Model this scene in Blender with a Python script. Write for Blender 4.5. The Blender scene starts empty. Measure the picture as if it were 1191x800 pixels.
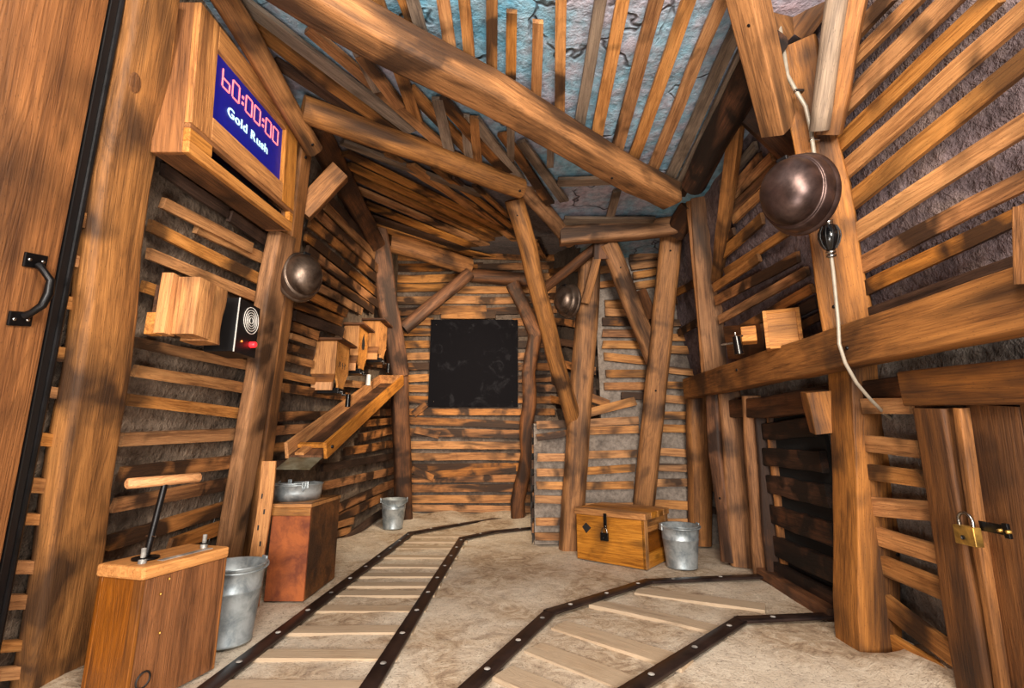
import bpy, bmesh, math, random
from mathutils import Vector, Matrix, noise
from mathutils.bvhtree import BVHTree
random.seed(7)
scene = bpy.context.scene
COL = scene.collection
V = Vector
# ------------------------------------------------------------------ camera
FPX = 550.0
PITCH = math.atan(115.0 / FPX)
CP, SP = math.cos(PITCH), math.sin(PITCH)
cd = bpy.data.cameras.new('camera'); cam = bpy.data.objects.new('camera', cd); COL.objects.link(cam)
cd.sensor_width = 36.0; cd.lens = FPX * 36.0 / 1191.0; cd.clip_start = 0.02; cd.clip_end = 60
cam.location = (0, 0, 1.0); cam.rotation_euler = (math.pi / 2 + PITCH, 0, 0)
scene.camera = cam
# ------------------------------------------------------------------ world, lamp and added fills, exposure
world = bpy.data.worlds.new('world'); scene.world = world; world.use_nodes = True
bg = world.node_tree.nodes['Background']; bg.inputs[0].default_value = (1.0, 0.93, 0.86, 1); bg.inputs[1].default_value = 0.45
def area(name, loc, target, size, power, col, spread=180):
    l = bpy.data.lights.new(name, 'AREA'); l.shape = 'DISK'; l.size = size; l.energy = power; l.color = col
    l.spread = math.radians(spread)
    o = bpy.data.objects.new(name, l); COL.objects.link(o); o.location = loc
    o.rotation_euler = (V(target) - V(loc)).to_track_quat('-Z', 'Y').to_euler()
    return o
area('room_lamp', (0.3, 0.1, 2.6), (0.1, 3.8, 0.5), 0.9, 105, (1.0, 0.88, 0.74))
area('behind_camera_fill', (0.2, -3.0, 1.5), (0.0, 4.0, 2.2), 1.3, 430, (1.0, 0.92, 0.82))  # unseen fill from behind the camera, standing in for bounced flash
area('ceiling_fill', (-0.1, 0.1, 0.45), (-0.5, 2.4, 3.0), 0.7, 34, (1.0, 0.97, 0.94))  # added uplight without a known fixture, brightens the upper-left ceiling
area('alcove_fill', (-0.25, 4.4, 2.55), (-0.9, 7.0, 1.5), 0.4, 62, (1.0, 0.80, 0.56), 150)  # added warm fill for the far wall, no fixture in the alcove
scene.view_settings.view_transform = 'Standard'
scene.view_settings.look = 'None'
scene.view_settings.exposure = 0.0
scene.view_settings.gamma = 1.0
scene.view_settings.use_curve_mapping = False

# ------------------------------------------------------------------ measuring helpers
C0 = V((0, 0, 1.0))
def ray(px, py):
    r = (px - 595.5) / FPX; u = -(py - 400.0) / FPX
    return V((r, CP - u * SP, SP + u * CP))
def at(px, py, t=None, X=None, Y=None, Z=None):
    d = ray(px, py)
    if t is None:
        if X is not None: t = X / d.x
        elif Y is not None: t = Y / d.y
        else: t = (Z - 1.0) / d.z
    return C0 + d * t
def depth(p):
    return p.y * CP + (p.z - 1.0) * SP
def pxm(n, p):                       # n pixels seen at point p, in metres
    return n * depth(p) / FPX
class Patch:                         # bilinear wall patch: a(u0v0) b(u1v0) c(u1v1) d(u0v1)
    def __init__(s, a, b, c, d):
        s.c = [V(a), V(b), V(c), V(d)]
        n = 12; vs = []; fs = []
        for j in range(n + 1):
            for i in range(n + 1):
                vs.append(s.at(-.5 + 2.0 * i / n, -.5 + 2.0 * j / n))
        for j in range(n):
            for i in range(n):
                k = j * (n + 1) + i; fs.append((k, k + 1, k + n + 2, k + n + 1))
        s.bvh = BVHTree.FromPolygons(vs, fs)
    def at(s, u, v):
        a, b, c, d = s.c
        return (a * (1 - u) + b * u) * (1 - v) + (d * (1 - u) + c * u) * v
    def hit(s, px, py):
        d = ray(px, py).normalized()
        h = s.bvh.ray_cast(C0, d)
        if h[0] is None: return None, None
        n = h[1]
        if n.dot(d) > 0: n = -n
        return h[0], n
LN = Patch((-2.05, -1.0, 0), (-2.05, 3.3, 0), (-1.46, 3.3, 3.08), (-1.46, -1.0, 3.08))
LF = Patch((-2.05, 3.3, 0), (-1.62, 6.95, 0), (-1.75, 6.95, 3.85), (-1.46, 3.3, 3.08))
FW = Patch((-1.75, 6.95, 0), (0.75, 6.95, 0), (0.75, 6.95, 3.9), (-1.8, 6.95, 3.9))
AR = Patch((-1.5, 2.65, 3.08), (0.85, 3.9, 3.12), (1.05, 6.95, 3.85), (-1.85, 6.95, 3.85))
ML = Patch((0.23, 5.05, 0), (2.3, 5.05, 0), (2.3, 5.05, 1.2), (0.23, 5.05, 1.2))
MU = Patch((0.95, 5.07, 1.2), (2.3, 5.07, 1.2), (2.3, 5.07, 3.15), (0.93, 5.07, 3.15))
RL = Patch((1.74, -1.0, 0), (2.12, 5.3, 0), (1.985, 5.3, 1.45), (1.67, -1.0, 1.45))
RU = Patch((1.67, -1.0, 1.45), (1.985, 5.3, 1.45), (1.72, 5.3, 3.07), (1.40, -1.0, 3.07))
CE = Patch((-1.6, -1.0, 3.05), (1.8, -1.0, 3.05), (1.8, 5.1, 3.05), (-1.6, 5.1, 3.05))

# ------------------------------------------------------------------ materials
def lin(c):
    return tuple(((x / 255) / 12.92 if x / 255 <= .04045 else ((x / 255 + .055) / 1.055) ** 2.4) for x in c) + (1.0,)
class NT:
    def __init__(s, name):
        s.m = bpy.data.materials.new(name); s.m.use_nodes = True
        s.t = s.m.node_tree; s.b = s.t.nodes['Principled BSDF']
    def n(s, typ, **kw):
        o = s.t.nodes.new(typ)
        for k, v in kw.items(): setattr(o, k, v)
        return o
    def l(s, a, b): s.t.links.new(a, b)
    def math(s, op, a, b=None, clamp=False):
        o = s.n('ShaderNodeMath', operation=op, use_clamp=clamp)
        for i, x in enumerate((a, b)):
            if x is None: continue
            if isinstance(x, (int, float)): o.inputs[i].default_value = x
            else: s.l(x, o.inputs[i])
        return o.outputs[0]
    def noise(s, vec, scale, detail=3, rough=.55, dist=0):
        o = s.n('ShaderNodeTexNoise'); o.inputs['Scale'].default_value = scale; o.inputs['Detail'].default_value = detail
        o.inputs['Roughness'].default_value = rough; o.inputs['Distortion'].default_value = dist
        if vec is not None: s.l(vec, o.inputs['Vector'])
        return o.outputs['Fac']
    def ramp(s, fac, stops):
        o = s.n('ShaderNodeValToRGB'); e = o.color_ramp.elements
        while len(e) < len(stops): e.new(.5)
        for q, (p, c) in zip(e, stops): q.position = p; q.color = c if len(c) == 4 else lin(c)
        s.l(fac, o.inputs['Fac']); return o.outputs['Color']
    def mix(s, fac, a, b, mode='MIX'):
        o = s.n('ShaderNodeMix', data_type='RGBA', blend_type=mode)
        for sock, x in ((o.inputs[0], fac), (o.inputs[6], a), (o.inputs[7], b)):
            if isinstance(x, (int, float)): sock.default_value = x
            elif isinstance(x, tuple): sock.default_value = x
            else: s.l(x, sock)
        return o.outputs[2]
    def mapping(s, vec, scale, loc=None):
        o = s.n('ShaderNodeMapping'); o.inputs['Scale'].default_value = scale; s.l(vec, o.inputs['Vector'])
        if loc is not None: s.l(loc, o.inputs['Location'])
        return o.outputs[0]
    def bump(s, h, strength, dist=.01):
        o = s.n('ShaderNodeBump'); o.inputs['Strength'].default_value = strength; o.inputs['Distance'].default_value = dist
        s.l(h, o.inputs['Height']); s.l(o.outputs[0], s.b.inputs['Normal'])
BW = ((0, 0, 0, 1), (1, 1, 1, 1))
def wood(name, light, dark, soot=(30, 20, 16), lo=.50, hi=.66, amount=.85, rough=.62, grain=1.0, vary=.35, sscale=2.6, spec=.3, ends=0.0):
    m = NT(name)
    tc = m.n('ShaderNodeTexCoord').outputs['Object']
    oi = m.n('ShaderNodeObjectInfo').outputs['Random']
    off = m.n('ShaderNodeCombineXYZ'); r100 = m.math('MULTIPLY', oi, 57.0)
    for i in range(3): m.l(r100, off.inputs[i])
    off = off.outputs[0]
    g1 = m.noise(m.mapping(tc, (1.1, 9, 9), off), 1.6 * grain, 4, .6, .5)
    g2 = m.noise(m.mapping(tc, (2.0, 60, 60), off), 1.5 * grain, 3, .6, .4)
    g3 = m.noise(m.mapping(tc, (7, 170, 170), off), 1.5 * grain, 3, .7)
    gg = m.math('ADD', m.math('ADD', m.math('MULTIPLY', g1, .42), m.math('MULTIPLY', g2, .32)), m.math('MULTIPLY', g3, .26))
    base = m.ramp(gg, ((.39, tuple(x * .86 for x in dark)), (.51, tuple((a * .6 + b * .4) for a, b in zip(light, dark))), (.62, light)))
    # dark growth rings here and there
    ring = m.noise(m.mapping(tc, (.55, 7, 7), off), 2.2 * grain, 1, .4, .6)
    rs = m.math('SINE', m.math('MULTIPLY', ring, 75.0))
    rk = m.math('MULTIPLY', m.math('MAXIMUM', rs, 0.0), .22)
    base = m.mix(rk, base, lin(tuple(d * .6 for d in dark)))
    # knots
    vo = m.n('ShaderNodeTexVoronoi', feature='F1'); vo.inputs['Scale'].default_value = 1.0
    m.l(m.mapping(tc, (2.0, 6.5, 6.5), off), vo.inputs['Vector'])
    kn = m.ramp(vo.outputs['Distance'], ((.05, (1, 1, 1, 1)), (.16, (0, 0, 0, 1))))
    base = m.mix(m.math('MULTIPLY', kn, .55), base, lin(tuple(d * .5 for d in dark)))
    # pores and flecks
    fl = m.n('ShaderNodeTexVoronoi', feature='F1'); fl.inputs['Scale'].default_value = 1.0
    m.l(m.mapping(tc, (38, 95, 95), off), fl.inputs['Vector'])
    fk = m.ramp(fl.outputs['Distance'], ((.10, (1, 1, 1, 1)), (.2, (0, 0, 0, 1))))
    base = m.mix(m.math('MULTIPLY', fk, .4), base, lin(tuple(d * .45 for d in dark)))
    # piece to piece variation
    hv = m.n('ShaderNodeHueSaturation')
    m.l(m.math('ADD', m.math('MULTIPLY', oi, vary), 1.0 - vary / 2), hv.inputs['Value'])
    r2 = m.math('FRACT', m.math('MULTIPLY', oi, 91.7))
    m.l(m.math('ADD', m.math('MULTIPLY', r2, .14), .91), hv.inputs['Saturation'])
    m.l(base, hv.inputs['Color']); base = hv.outputs[0]
    # airbrushed soot patches
    geo = m.n('ShaderNodeNewGeometry').outputs['Position']
    s1 = m.noise(m.mapping(geo, (1, 1, 1), off), sscale, 3, .5, .3)
    s2 = m.noise(m.mapping(tc, (.9, 5.5, 5.5), off), 1.25, 2, .45, .2)
    s1 = m.math('MAXIMUM', s1, m.math('SUBTRACT', s2, .015))
    sf = m.ramp(s1, ((lo, (0, 0, 0, 1)), (hi, (amount,) * 3 + (1,))))
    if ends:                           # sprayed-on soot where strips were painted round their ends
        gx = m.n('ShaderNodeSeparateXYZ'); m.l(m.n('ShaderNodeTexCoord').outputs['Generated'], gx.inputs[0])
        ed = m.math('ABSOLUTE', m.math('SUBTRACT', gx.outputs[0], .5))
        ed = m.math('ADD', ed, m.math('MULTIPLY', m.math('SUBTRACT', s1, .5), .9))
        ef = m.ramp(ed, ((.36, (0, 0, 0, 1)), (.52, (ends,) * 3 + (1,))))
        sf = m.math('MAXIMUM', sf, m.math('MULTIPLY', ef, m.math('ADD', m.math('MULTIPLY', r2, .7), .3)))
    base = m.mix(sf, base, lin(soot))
    m.l(base, m.b.inputs['Base Color'])
    m.b.inputs['Roughness'].default_value = rough
    m.b.inputs['Specular IOR Level'].default_value = spec
    m.bump(m.math('ADD', m.math('ADD', gg, m.math('MULTIPLY', rk, -.6)), m.math('MULTIPLY', g3, .4)), .6, .006)
    return m.m
def rock(name, cols, bscale=1.0, bstr=.9, crack=None, cscale=2.2, rough=.9, fine=26):
    m = NT(name)
    geo = m.n('ShaderNodeNewGeometry').outputs['Position']
    a = m.noise(geo, 1.5 * bscale, 4, .6, .5); b = m.noise(geo, 9 * bscale, 5, .65); c = m.noise(geo, fine, 4, .7)
    k = m.math('ADD', m.math('MULTIPLY', a, .6), m.math('MULTIPLY', b, .4))
    st = [(.34 + .32 * i / (len(cols) - 1), x) for i, x in enumerate(cols)]
    base = m.ramp(k, st)
    base = m.mix(m.ramp(c, ((.35, (.42, .42, .42, 1)), (.6, (0, 0, 0, 1)))), base, (.02, .016, .014, 1))
    h = m.math('ADD', m.math('MULTIPLY', b, 1.0), m.math('MULTIPLY', c, .6))
    if crack:
        wv = m.n('ShaderNodeVectorMath', operation='ADD')
        nn = m.n('ShaderNodeTexNoise'); nn.inputs['Scale'].default_value = 5.0; m.l(geo, nn.inputs['Vector'])
        sc = m.n('ShaderNodeVectorMath', operation='SCALE'); sc.inputs['Scale'].default_value = .25
        m.l(nn.outputs['Color'], sc.inputs[0]); m.l(geo, wv.inputs[0]); m.l(sc.outputs[0], wv.inputs[1])
        vo = m.n('ShaderNodeTexVoronoi', feature='DISTANCE_TO_EDGE'); vo.inputs['Scale'].default_value = cscale
        m.l(wv.outputs[0], vo.inputs['Vector'])
        ck = m.ramp(vo.outputs['Distance'], ((.004, (1, 1, 1, 1)), (.022, (0, 0, 0, 1))))
        brk = m.ramp(m.noise(geo, 1.7, 2), ((.52, (0, 0, 0, 1)), (.58, (1, 1, 1, 1))))
        ck = m.math('MULTIPLY', ck, brk)
        base = m.mix(m.math('MULTIPLY', ck, .8), base, lin(crack))
        h = m.math('SUBTRACT', h, m.math('MULTIPLY', ck, 1.2))
    m.l(base, m.b.inputs['Base Color']); m.b.inputs['Roughness'].default_value = rough
    m.b.inputs['Specular IOR Level'].default_value = .2
    m.bump(h, bstr, .03)
    return m.m
def metal(name, col, rough=.4, metallic=1.0, var=.25, scale=8, col2=None, bstr=.15):
    m = NT(name)
    tc = m.n('ShaderNodeTexCoord').outputs['Object']
    a = m.noise(tc, scale, 5, .65, .4)
    c2 = col2 or tuple(x * .55 for x in col)
    m.l(m.ramp(a, ((.38, c2), (.62, col))), m.b.inputs['Base Color'])
    m.l(m.math('ADD', m.math('MULTIPLY', a, var), rough - var / 2), m.b.inputs['Roughness'])
    m.b.inputs['Metallic'].default_value = metallic
    m.bump(m.noise(tc, scale * 6, 3), bstr, .004)
    return m.m
def plain(name, col, rough=.5, emit=0, metallic=0):
    m = NT(name)
    tc = m.n('ShaderNodeTexCoord').outputs['Object']
    a = m.noise(tc, 30, 2)
    c = m.ramp(a, ((.3, tuple(x * .9 for x in col)), (.7, col)))
    m.l(c, m.b.inputs['Base Color']); m.b.inputs['Roughness'].default_value = rough
    m.b.inputs['Metallic'].default_value = metallic
    if emit:
        m.l(c, m.b.inputs['Emission Color']); m.b.inputs['Emission Strength'].default_value = emit
    return m.m
M = {}
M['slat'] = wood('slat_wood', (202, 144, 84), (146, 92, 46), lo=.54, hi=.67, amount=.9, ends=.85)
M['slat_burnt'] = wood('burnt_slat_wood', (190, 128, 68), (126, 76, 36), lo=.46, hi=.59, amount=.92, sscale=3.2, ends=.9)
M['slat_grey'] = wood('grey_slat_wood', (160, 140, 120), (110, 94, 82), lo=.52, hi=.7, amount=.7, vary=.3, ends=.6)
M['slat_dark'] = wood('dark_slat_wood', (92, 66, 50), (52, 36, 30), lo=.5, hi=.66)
M['timber'] = wood('timber_wood', (172, 120, 72), (108, 70, 40), lo=.52, hi=.67, amount=.85, grain=.8, vary=.16)
M['timber_soot'] = wood('sooty_timber_wood', (182, 128, 80), (112, 74, 44), lo=.47, hi=.62, amount=.85, grain=.8, vary=.1)
M['timber_warm'] = wood('warm_timber_wood', (168, 112, 58), (108, 66, 32), lo=.52, hi=.70, amount=.8, grain=.8, vary=.16)
M['timber_dark'] = wood('scorched_timber_wood', (128, 82, 48), (74, 46, 30), lo=.44, hi=.62, amount=.85, sscale=3.2)
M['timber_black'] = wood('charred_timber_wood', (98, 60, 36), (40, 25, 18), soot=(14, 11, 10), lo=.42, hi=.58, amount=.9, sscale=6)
M['door'] = wood('door_wood', (160, 102, 48), (110, 64, 28), lo=.53, hi=.74, amount=.65, grain=.6, vary=.1)
M['door_dark'] = wood('dark_door_wood', (128, 82, 42), (80, 48, 25), lo=.48, hi=.7, amount=.75, grain=.8, vary=.1)
M['varnish'] = wood('varnished_pine', (144, 86, 34), (92, 50, 18), lo=.62, hi=.8, amount=.5, rough=.38, vary=.1, spec=.5)
M['pine'] = wood('bare_pine', (216, 156, 96), (178, 116, 64), lo=.72, hi=.9, amount=.3, vary=.1, rough=.5)
M['chest'] = wood('chest_pine', (206, 142, 66), (146, 88, 32), lo=.54, hi=.72, amount=.7, rough=.45, vary=.12, spec=.4)
M['hopper'] = wood('hopper_wood', (206, 142, 72), (150, 92, 42), lo=.6, hi=.78, amount=.7, vary=.15)
M['rust'] = metal('rusted_sheet', (158, 84, 38), .75, .0, .2, 7, (104, 48, 22), .4)
M['rock_left'] = rock('plaster_left', ((66, 54, 46), (110, 94, 80), (150, 130, 112)))
M['rock_right'] = rock('plaster_right', ((84, 70, 74), (124, 108, 110), (150, 130, 122)), bstr=1.0)
M['rock_low'] = rock('plaster_low', ((70, 64, 62), (120, 110, 102), (150, 140, 132)), bstr=1.0)
M['rock_mid'] = rock('plaster_mid', ((92, 82, 76), (140, 128, 118), (160, 148, 138)), bstr=.6)
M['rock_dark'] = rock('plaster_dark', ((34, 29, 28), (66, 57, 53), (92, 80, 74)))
M['rock_far'] = rock('plaster_far', ((66, 56, 50), (112, 98, 88), (140, 124, 112)))
M['rock_ceiling'] = rock('painted_ceiling', ((100, 164, 194), (140, 176, 196), (172, 170, 184), (186, 164, 174)), bscale=.8, bstr=.6, crack=(52, 46, 50), fine=18)
M['rock_alcove'] = rock('alcove_roof_paint', ((84, 82, 88), (112, 106, 110), (126, 116, 118)), bstr=.7)
M['black_metal'] = metal('black_iron', (26, 24, 26), .38, .6, .1)
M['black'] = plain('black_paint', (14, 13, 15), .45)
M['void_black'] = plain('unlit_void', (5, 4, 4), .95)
M['black_gloss'] = plain('black_gloss', (10, 10, 12), .18)
M['rail'] = metal('rail_steel', (62, 48, 44), .42, .55, .25, 5, (34, 27, 28))
M['galv'] = metal('galvanised_steel', (186, 194, 198), .45, .6, .2, 10, (130, 140, 146))
M['helmet'] = metal('helmet_bronze', (126, 110, 98), .38, .85, .2, 6, (74, 60, 52), .1)
M['helmet_dark'] = metal('helmet_dark', (92, 74, 70), .36, .8, .2, 6, (52, 40, 38), .1)
M['rivet'] = metal('bright_rivet', (210, 206, 200), .45, .3, .1)
M['brass'] = metal('brass', (226, 178, 90), .42, .8, .15)
M['chrome'] = metal('bright_steel', (190, 188, 186), .25, 1.0, .1)
M['white'] = plain('white_paint', (220, 216, 210), .5)
M['cord'] = plain('cord_grey', (148, 138, 124), .35)
M['screen'] = plain('screen_blue', (4, 12, 112), .5, .6)
M['digit'] = plain('digit_red', (255, 126, 132), .4, 1.1)
M['caption'] = plain('caption_cyan', (190, 236, 250), .4, .7)
M['amber_led'] = plain('amber_led', (240, 130, 50), .3, 1.2)
M['red_led'] = plain('red_led', (255, 30, 36), .3, 3.0)
M['mark'] = plain('mark_black', (24, 20, 18), .7)
M['zinc'] = metal('zinc_plate', (150, 148, 128), .5, .5, .2, 8, (108, 100, 76))
def floor_mat():
    m = NT('dusty_floor')
    geo = m.n('ShaderNodeNewGeometry').outputs['Position']
    a = m.noise(geo, 1.3, 4, .6, .6); b = m.noise(geo, 7, 6, .7, 1.5); c = m.noise(geo, 38, 4, .7, 2.0)
    base = m.ramp(b, ((.32, (136, 112, 90)), (.5, (188, 166, 140)), (.66, (214, 198, 176))))
    base = m.mix(m.ramp(a, ((.42, (0, 0, 0, 1)), (.62, (.6, .6, .6, 1)))), base, lin((226, 216, 200)))
    base = m.mix(m.ramp(c, ((.34, (.6, .6, .6, 1)), (.48, (0, 0, 0, 1)))), base, lin((96, 74, 56)))
    m.l(base, m.b.inputs['Base Color']); m.b.inputs['Roughness'].default_value = .85
    m.b.inputs['Specular IOR Level'].default_value = .25
    m.bump(m.math('ADD', b, m.math('MULTIPLY', c, .7)), .55, .02)
    return m.m
def board_mat():
    m = NT('chalkboard_black')
    tc = m.n('ShaderNodeTexCoord').outputs['Object']
    a = m.noise(tc, 4.5, 5, .7, 1.0); b = m.noise(tc, 26, 3, .6)
    k = m.math('MULTIPLY', m.ramp(a, ((.56, (0, 0, 0, 1)), (.72, (1, 1, 1, 1)))), b)
    m.l(m.mix(k, lin((15, 14, 18)), lin((50, 50, 55))), m.b.inputs['Base Color']); m.b.inputs['Roughness'].default_value = .9; m.b.inputs['Specular IOR Level'].default_value = .1
    return m.m
M['floor'] = floor_mat(); M['board'] = board_mat()
M['sleeper'] = wood('worn_sleeper', (196, 172, 144), (164, 140, 114), soot=(178, 158, 134), lo=.38, hi=.58, amount=.85, rough=.8, vary=.15)

# ------------------------------------------------------------------ mesh helpers
class MB:
    def __init__(s): s.v = []; s.f = []; s.sm = []
    def add(s, vs, fs, smooth=False):
        k = len(s.v); s.v += [V(p) for p in vs]
        for f in fs: s.f.append(tuple(i + k for i in f)); s.sm.append(smooth)
        return s
    def box(s, c, d, Mx=None):
        c = V(c); x, y, z = d[0] / 2, d[1] / 2, d[2] / 2
        vs = [V((i * x, j * y, k * z)) for k in (-1, 1) for j in (-1, 1) for i in (-1, 1)]
        vs = [(Mx @ p if Mx else p) + c for p in vs]
        return s.add(vs, [(0, 2, 3, 1), (4, 5, 7, 6), (0, 1, 5, 4), (2, 6, 7, 3), (1, 3, 7, 5), (0, 4, 6, 2)])
    def tube(s, pts, r, n=10, cap=True):
        pts = [V(p) for p in pts]; rs = r if isinstance(r, (list, tuple)) else [r] * len(pts)
        vs = []; fs = []; up = None
        for i, p in enumerate(pts):
            t = (pts[min(i + 1, len(pts) - 1)] - pts[max(i - 1, 0)]).normalized()
            if up is None: up = V((0, 0, 1)) if abs(t.z) < .9 else V((1, 0, 0))
            x = up.cross(t).normalized(); y = t.cross(x).normalized(); up = y
            for k in range(n):
                a = 2 * math.pi * k / n; vs.append(p + x * (rs[i] * math.cos(a)) + y * (rs[i] * math.sin(a)))
        for i in range(len(pts) - 1):
            for k in range(n):
                fs.append((i * n + k, i * n + (k + 1) % n, (i + 1) * n + (k + 1) % n, (i + 1) * n + k))
        s.add(vs, fs, True)
        if cap:
            s.add(vs[:n], [tuple(range(n - 1, -1, -1))]); s.add(vs[-n:], [tuple(range(n))])
        return s
    def lathe(s, prof, n=32, Mx=None, smooth=True):
        vs = []; fs = []
        for r, z in prof:
            for k in range(n):
                a = 2 * math.pi * k / n; p = V((r * math.cos(a), r * math.sin(a), z)); vs.append(Mx @ p if Mx else p)
        for i in range(len(prof) - 1):
            for k in range(n): fs.append((i * n + k, i * n + (k + 1) % n, (i + 1) * n + (k + 1) % n, (i + 1) * n + k))
        return s.add(vs, fs, smooth)
    def prism(s, poly, d0, d1, ax=(V((1, 0, 0)), V((0, 0, 1)), V((0, 1, 0)))):   # poly in (ax0, ax1), extruded along ax2
        n = len(poly)
        vs = [ax[0] * a + ax[1] * b + ax[2] * d for d in (d0, d1) for a, b in poly]
        fs = [tuple(range(n)), tuple(range(2 * n - 1, n - 1, -1))] + [(i, i + n, (i + 1) % n + n, (i + 1) % n) for i in range(n)]
        return s.add(vs, fs)
    def mesh(s, name, mat):
        me = bpy.data.meshes.new(name); me.from_pydata([tuple(p) for p in s.v], [], s.f)
        me.polygons.foreach_set('use_smooth', s.sm); me.materials.append(M[mat] if isinstance(mat, str) else mat)
        bm = bmesh.new(); bm.from_mesh(me); bmesh.ops.recalc_face_normals(bm, faces=bm.faces); bm.to_mesh(me); bm.free()
        return me
    def obj(s, name, mat, parent=None, Mx=None, bev=0):
        return link(name, s.mesh(name, mat), parent, Mx, bev)
def link(name, me, parent=None, Mx=None, bev=0):
    o = bpy.data.objects.new(name, me); COL.objects.link(o)
    if parent: o.parent = parent
    if Mx is not None: o.matrix_basis = Mx
    if bev:
        b = o.modifiers.new('bevel', 'BEVEL'); b.width = bev; b.segments = 2; b.limit_method = 'ANGLE'
    return o
def tag(o, label, cat, group=None):
    o['label'] = label; o['category'] = cat
    if group: o['group'] = group
    return o
def thing(name, label, cat, Mx, group=None):
    o = bpy.data.objects.new(name, None); COL.objects.link(o); o.empty_display_size = .1
    o.matrix_basis = Mx; return tag(o, label, cat, group)
def basis(x, z, o):                     # frame with x kept, z made square to it
    x = V(x).normalized(); z = V(z); z = (z - x * z.dot(x)).normalized(); y = z.cross(x)
    return Matrix((( x.x, y.x, z.x, o[0]), (x.y, y.y, z.y, o[1]), (x.z, y.z, z.z, o[2]), (0, 0, 0, 1)))
def rotz(a, loc): return Matrix.Translation(loc) @ Matrix.Rotation(a, 4, 'Z')
def bar_mesh(L, w, h, rnd=.25, seg=6, jit=.0, skew=.0, cs=3, taper=1.0, twist=0.0, dent=0.0, taperh=1.0):
    """timber along local x, width on y, depth on z; rounded section; slight unevenness"""
    sec = []
    r = min(w, h) * rnd
    if r < 1e-4: sec = [(-w / 2, -h / 2), (w / 2, -h / 2), (w / 2, h / 2), (-w / 2, h / 2)]
    else:
        for cx, cy, a0 in ((w / 2 - r, -h / 2 + r, -90), (w / 2 - r, h / 2 - r, 0), (-w / 2 + r, h / 2 - r, 90), (-w / 2 + r, -h / 2 + r, 180)):
            for k in range(cs + 1):
                a = math.radians(a0 + 90.0 * k / cs); sec.append((cx + r * math.cos(a), cy + r * math.sin(a)))
    n = len(sec); mb = MB(); vs = []; fs = []
    so = random.uniform(0, 99); s0, s1 = random.uniform(-skew, skew), random.uniform(-skew, skew)
    for i in range(seg + 1):
        u = i / seg; x = L * u
        ox = jit * noise.noise((so + x * 1.7, 0, 0)) * 1.6; oz = jit * noise.noise((so, x * 1.7, 5)) * 1.6
        k = 1 + (taper - 1) * u; kh = 1 + (taperh - 1) * u; a = twist * u; c, s = math.cos(a), math.sin(a)
        for (y, z) in sec:
            y *= k; z *= kh
            if dent:
                q = 1 + dent * noise.noise((so + x * 5, y * 14, z * 14)); y *= q; z *= q
            xx = x + (s0 * y * (1 - u) + s1 * y * u)
            vs.append((xx, y * c - z * s + ox, y * s + z * c + oz))
    for i in range(seg):
        for k in range(n): fs.append((i * n + k, i * n + (k + 1) % n, (i + 1) * n + (k + 1) % n, (i + 1) * n + k))
    mb.add(vs, fs, r > 1e-4)
    mb.add(vs[:n], [tuple(range(n - 1, -1, -1))]); mb.add(vs[-n:], [tuple(range(n))])
    return mb
def timber(name, label, a, b, w, h, n, mat='timber', rnd=.22, jit=.012, dent=.045, taper=1.0, twist=0, seg=8, skew=.05, parent=None, bolts=(), cat=None, taperh=1.0):
    a, b = V(a), V(b); L = (b - a).length
    mb = bar_mesh(L, w, h, rnd, seg, jit, skew, 4, taper, twist, dent, taperh)
    o = mb.obj(name, mat, parent, basis(b - a, n, a))
    if parent is None: tag(o, label, cat or ('beam' if 'beam' in name else 'post' if 'post' in name else 'brace'))
    for u, y in bolts:                 # dark bolt heads on the visible face
        k = MB().lathe([(.0001, h * .5 + .005), (.008, h * .5 + .004), (.010, h * .5 + .001), (.010, h * .5 - .012)], 10, Matrix.Translation((L * u, y, 0)))
        k.obj('bolt', 'black_metal', o)
    return o
SLATN = {}
def slat(patch, parent, x0, y0, x1, y1, wpx, mat='slat', off=None, th=.026, name='slat', wfix=None):
    p0, n0 = patch.hit(x0, y0); p1, n1 = patch.hit(x1, y1)
    if p0 is None or p1 is None: print('MISS', x0, y0, x1, y1); return
    n = (n0 + n1).normalized()
    if off is None: off = random.uniform(.022, .042)
    p0 = p0 + n0 * off; p1 = p1 + n1 * off
    q = V((x1 - x0, y1 - y0)).normalized(); e = V((-q.y, q.x)) * (wpx / 2)
    ws = []
    for (x, y) in ((x0, y0), (x1, y1)):
        a, _ = patch.hit(x + e.x, y + e.y); b, _ = patch.hit(x - e.x, y - e.y)
        if a is not None and b is not None:
            d = a - b; d -= (p1 - p0).normalized() * d.dot((p1 - p0).normalized()); ws.append(d.length)
    w = wfix or sum(ws) / len(ws)
    if len(ws) == 2 and not wfix: w0, w1 = ws[0] * .65 + w * .35, ws[1] * .65 + w * .35
    else: w0 = w1 = w
    L = (p1 - p0).length
    mb = bar_mesh(L, w0, th, 0, 4, .006, .18, 1, w1 / w0)
    return mb.obj(name, mat, parent, basis(p1 - p0, n, p0))
def struct(o): o['kind'] = 'structure'; return o
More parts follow.
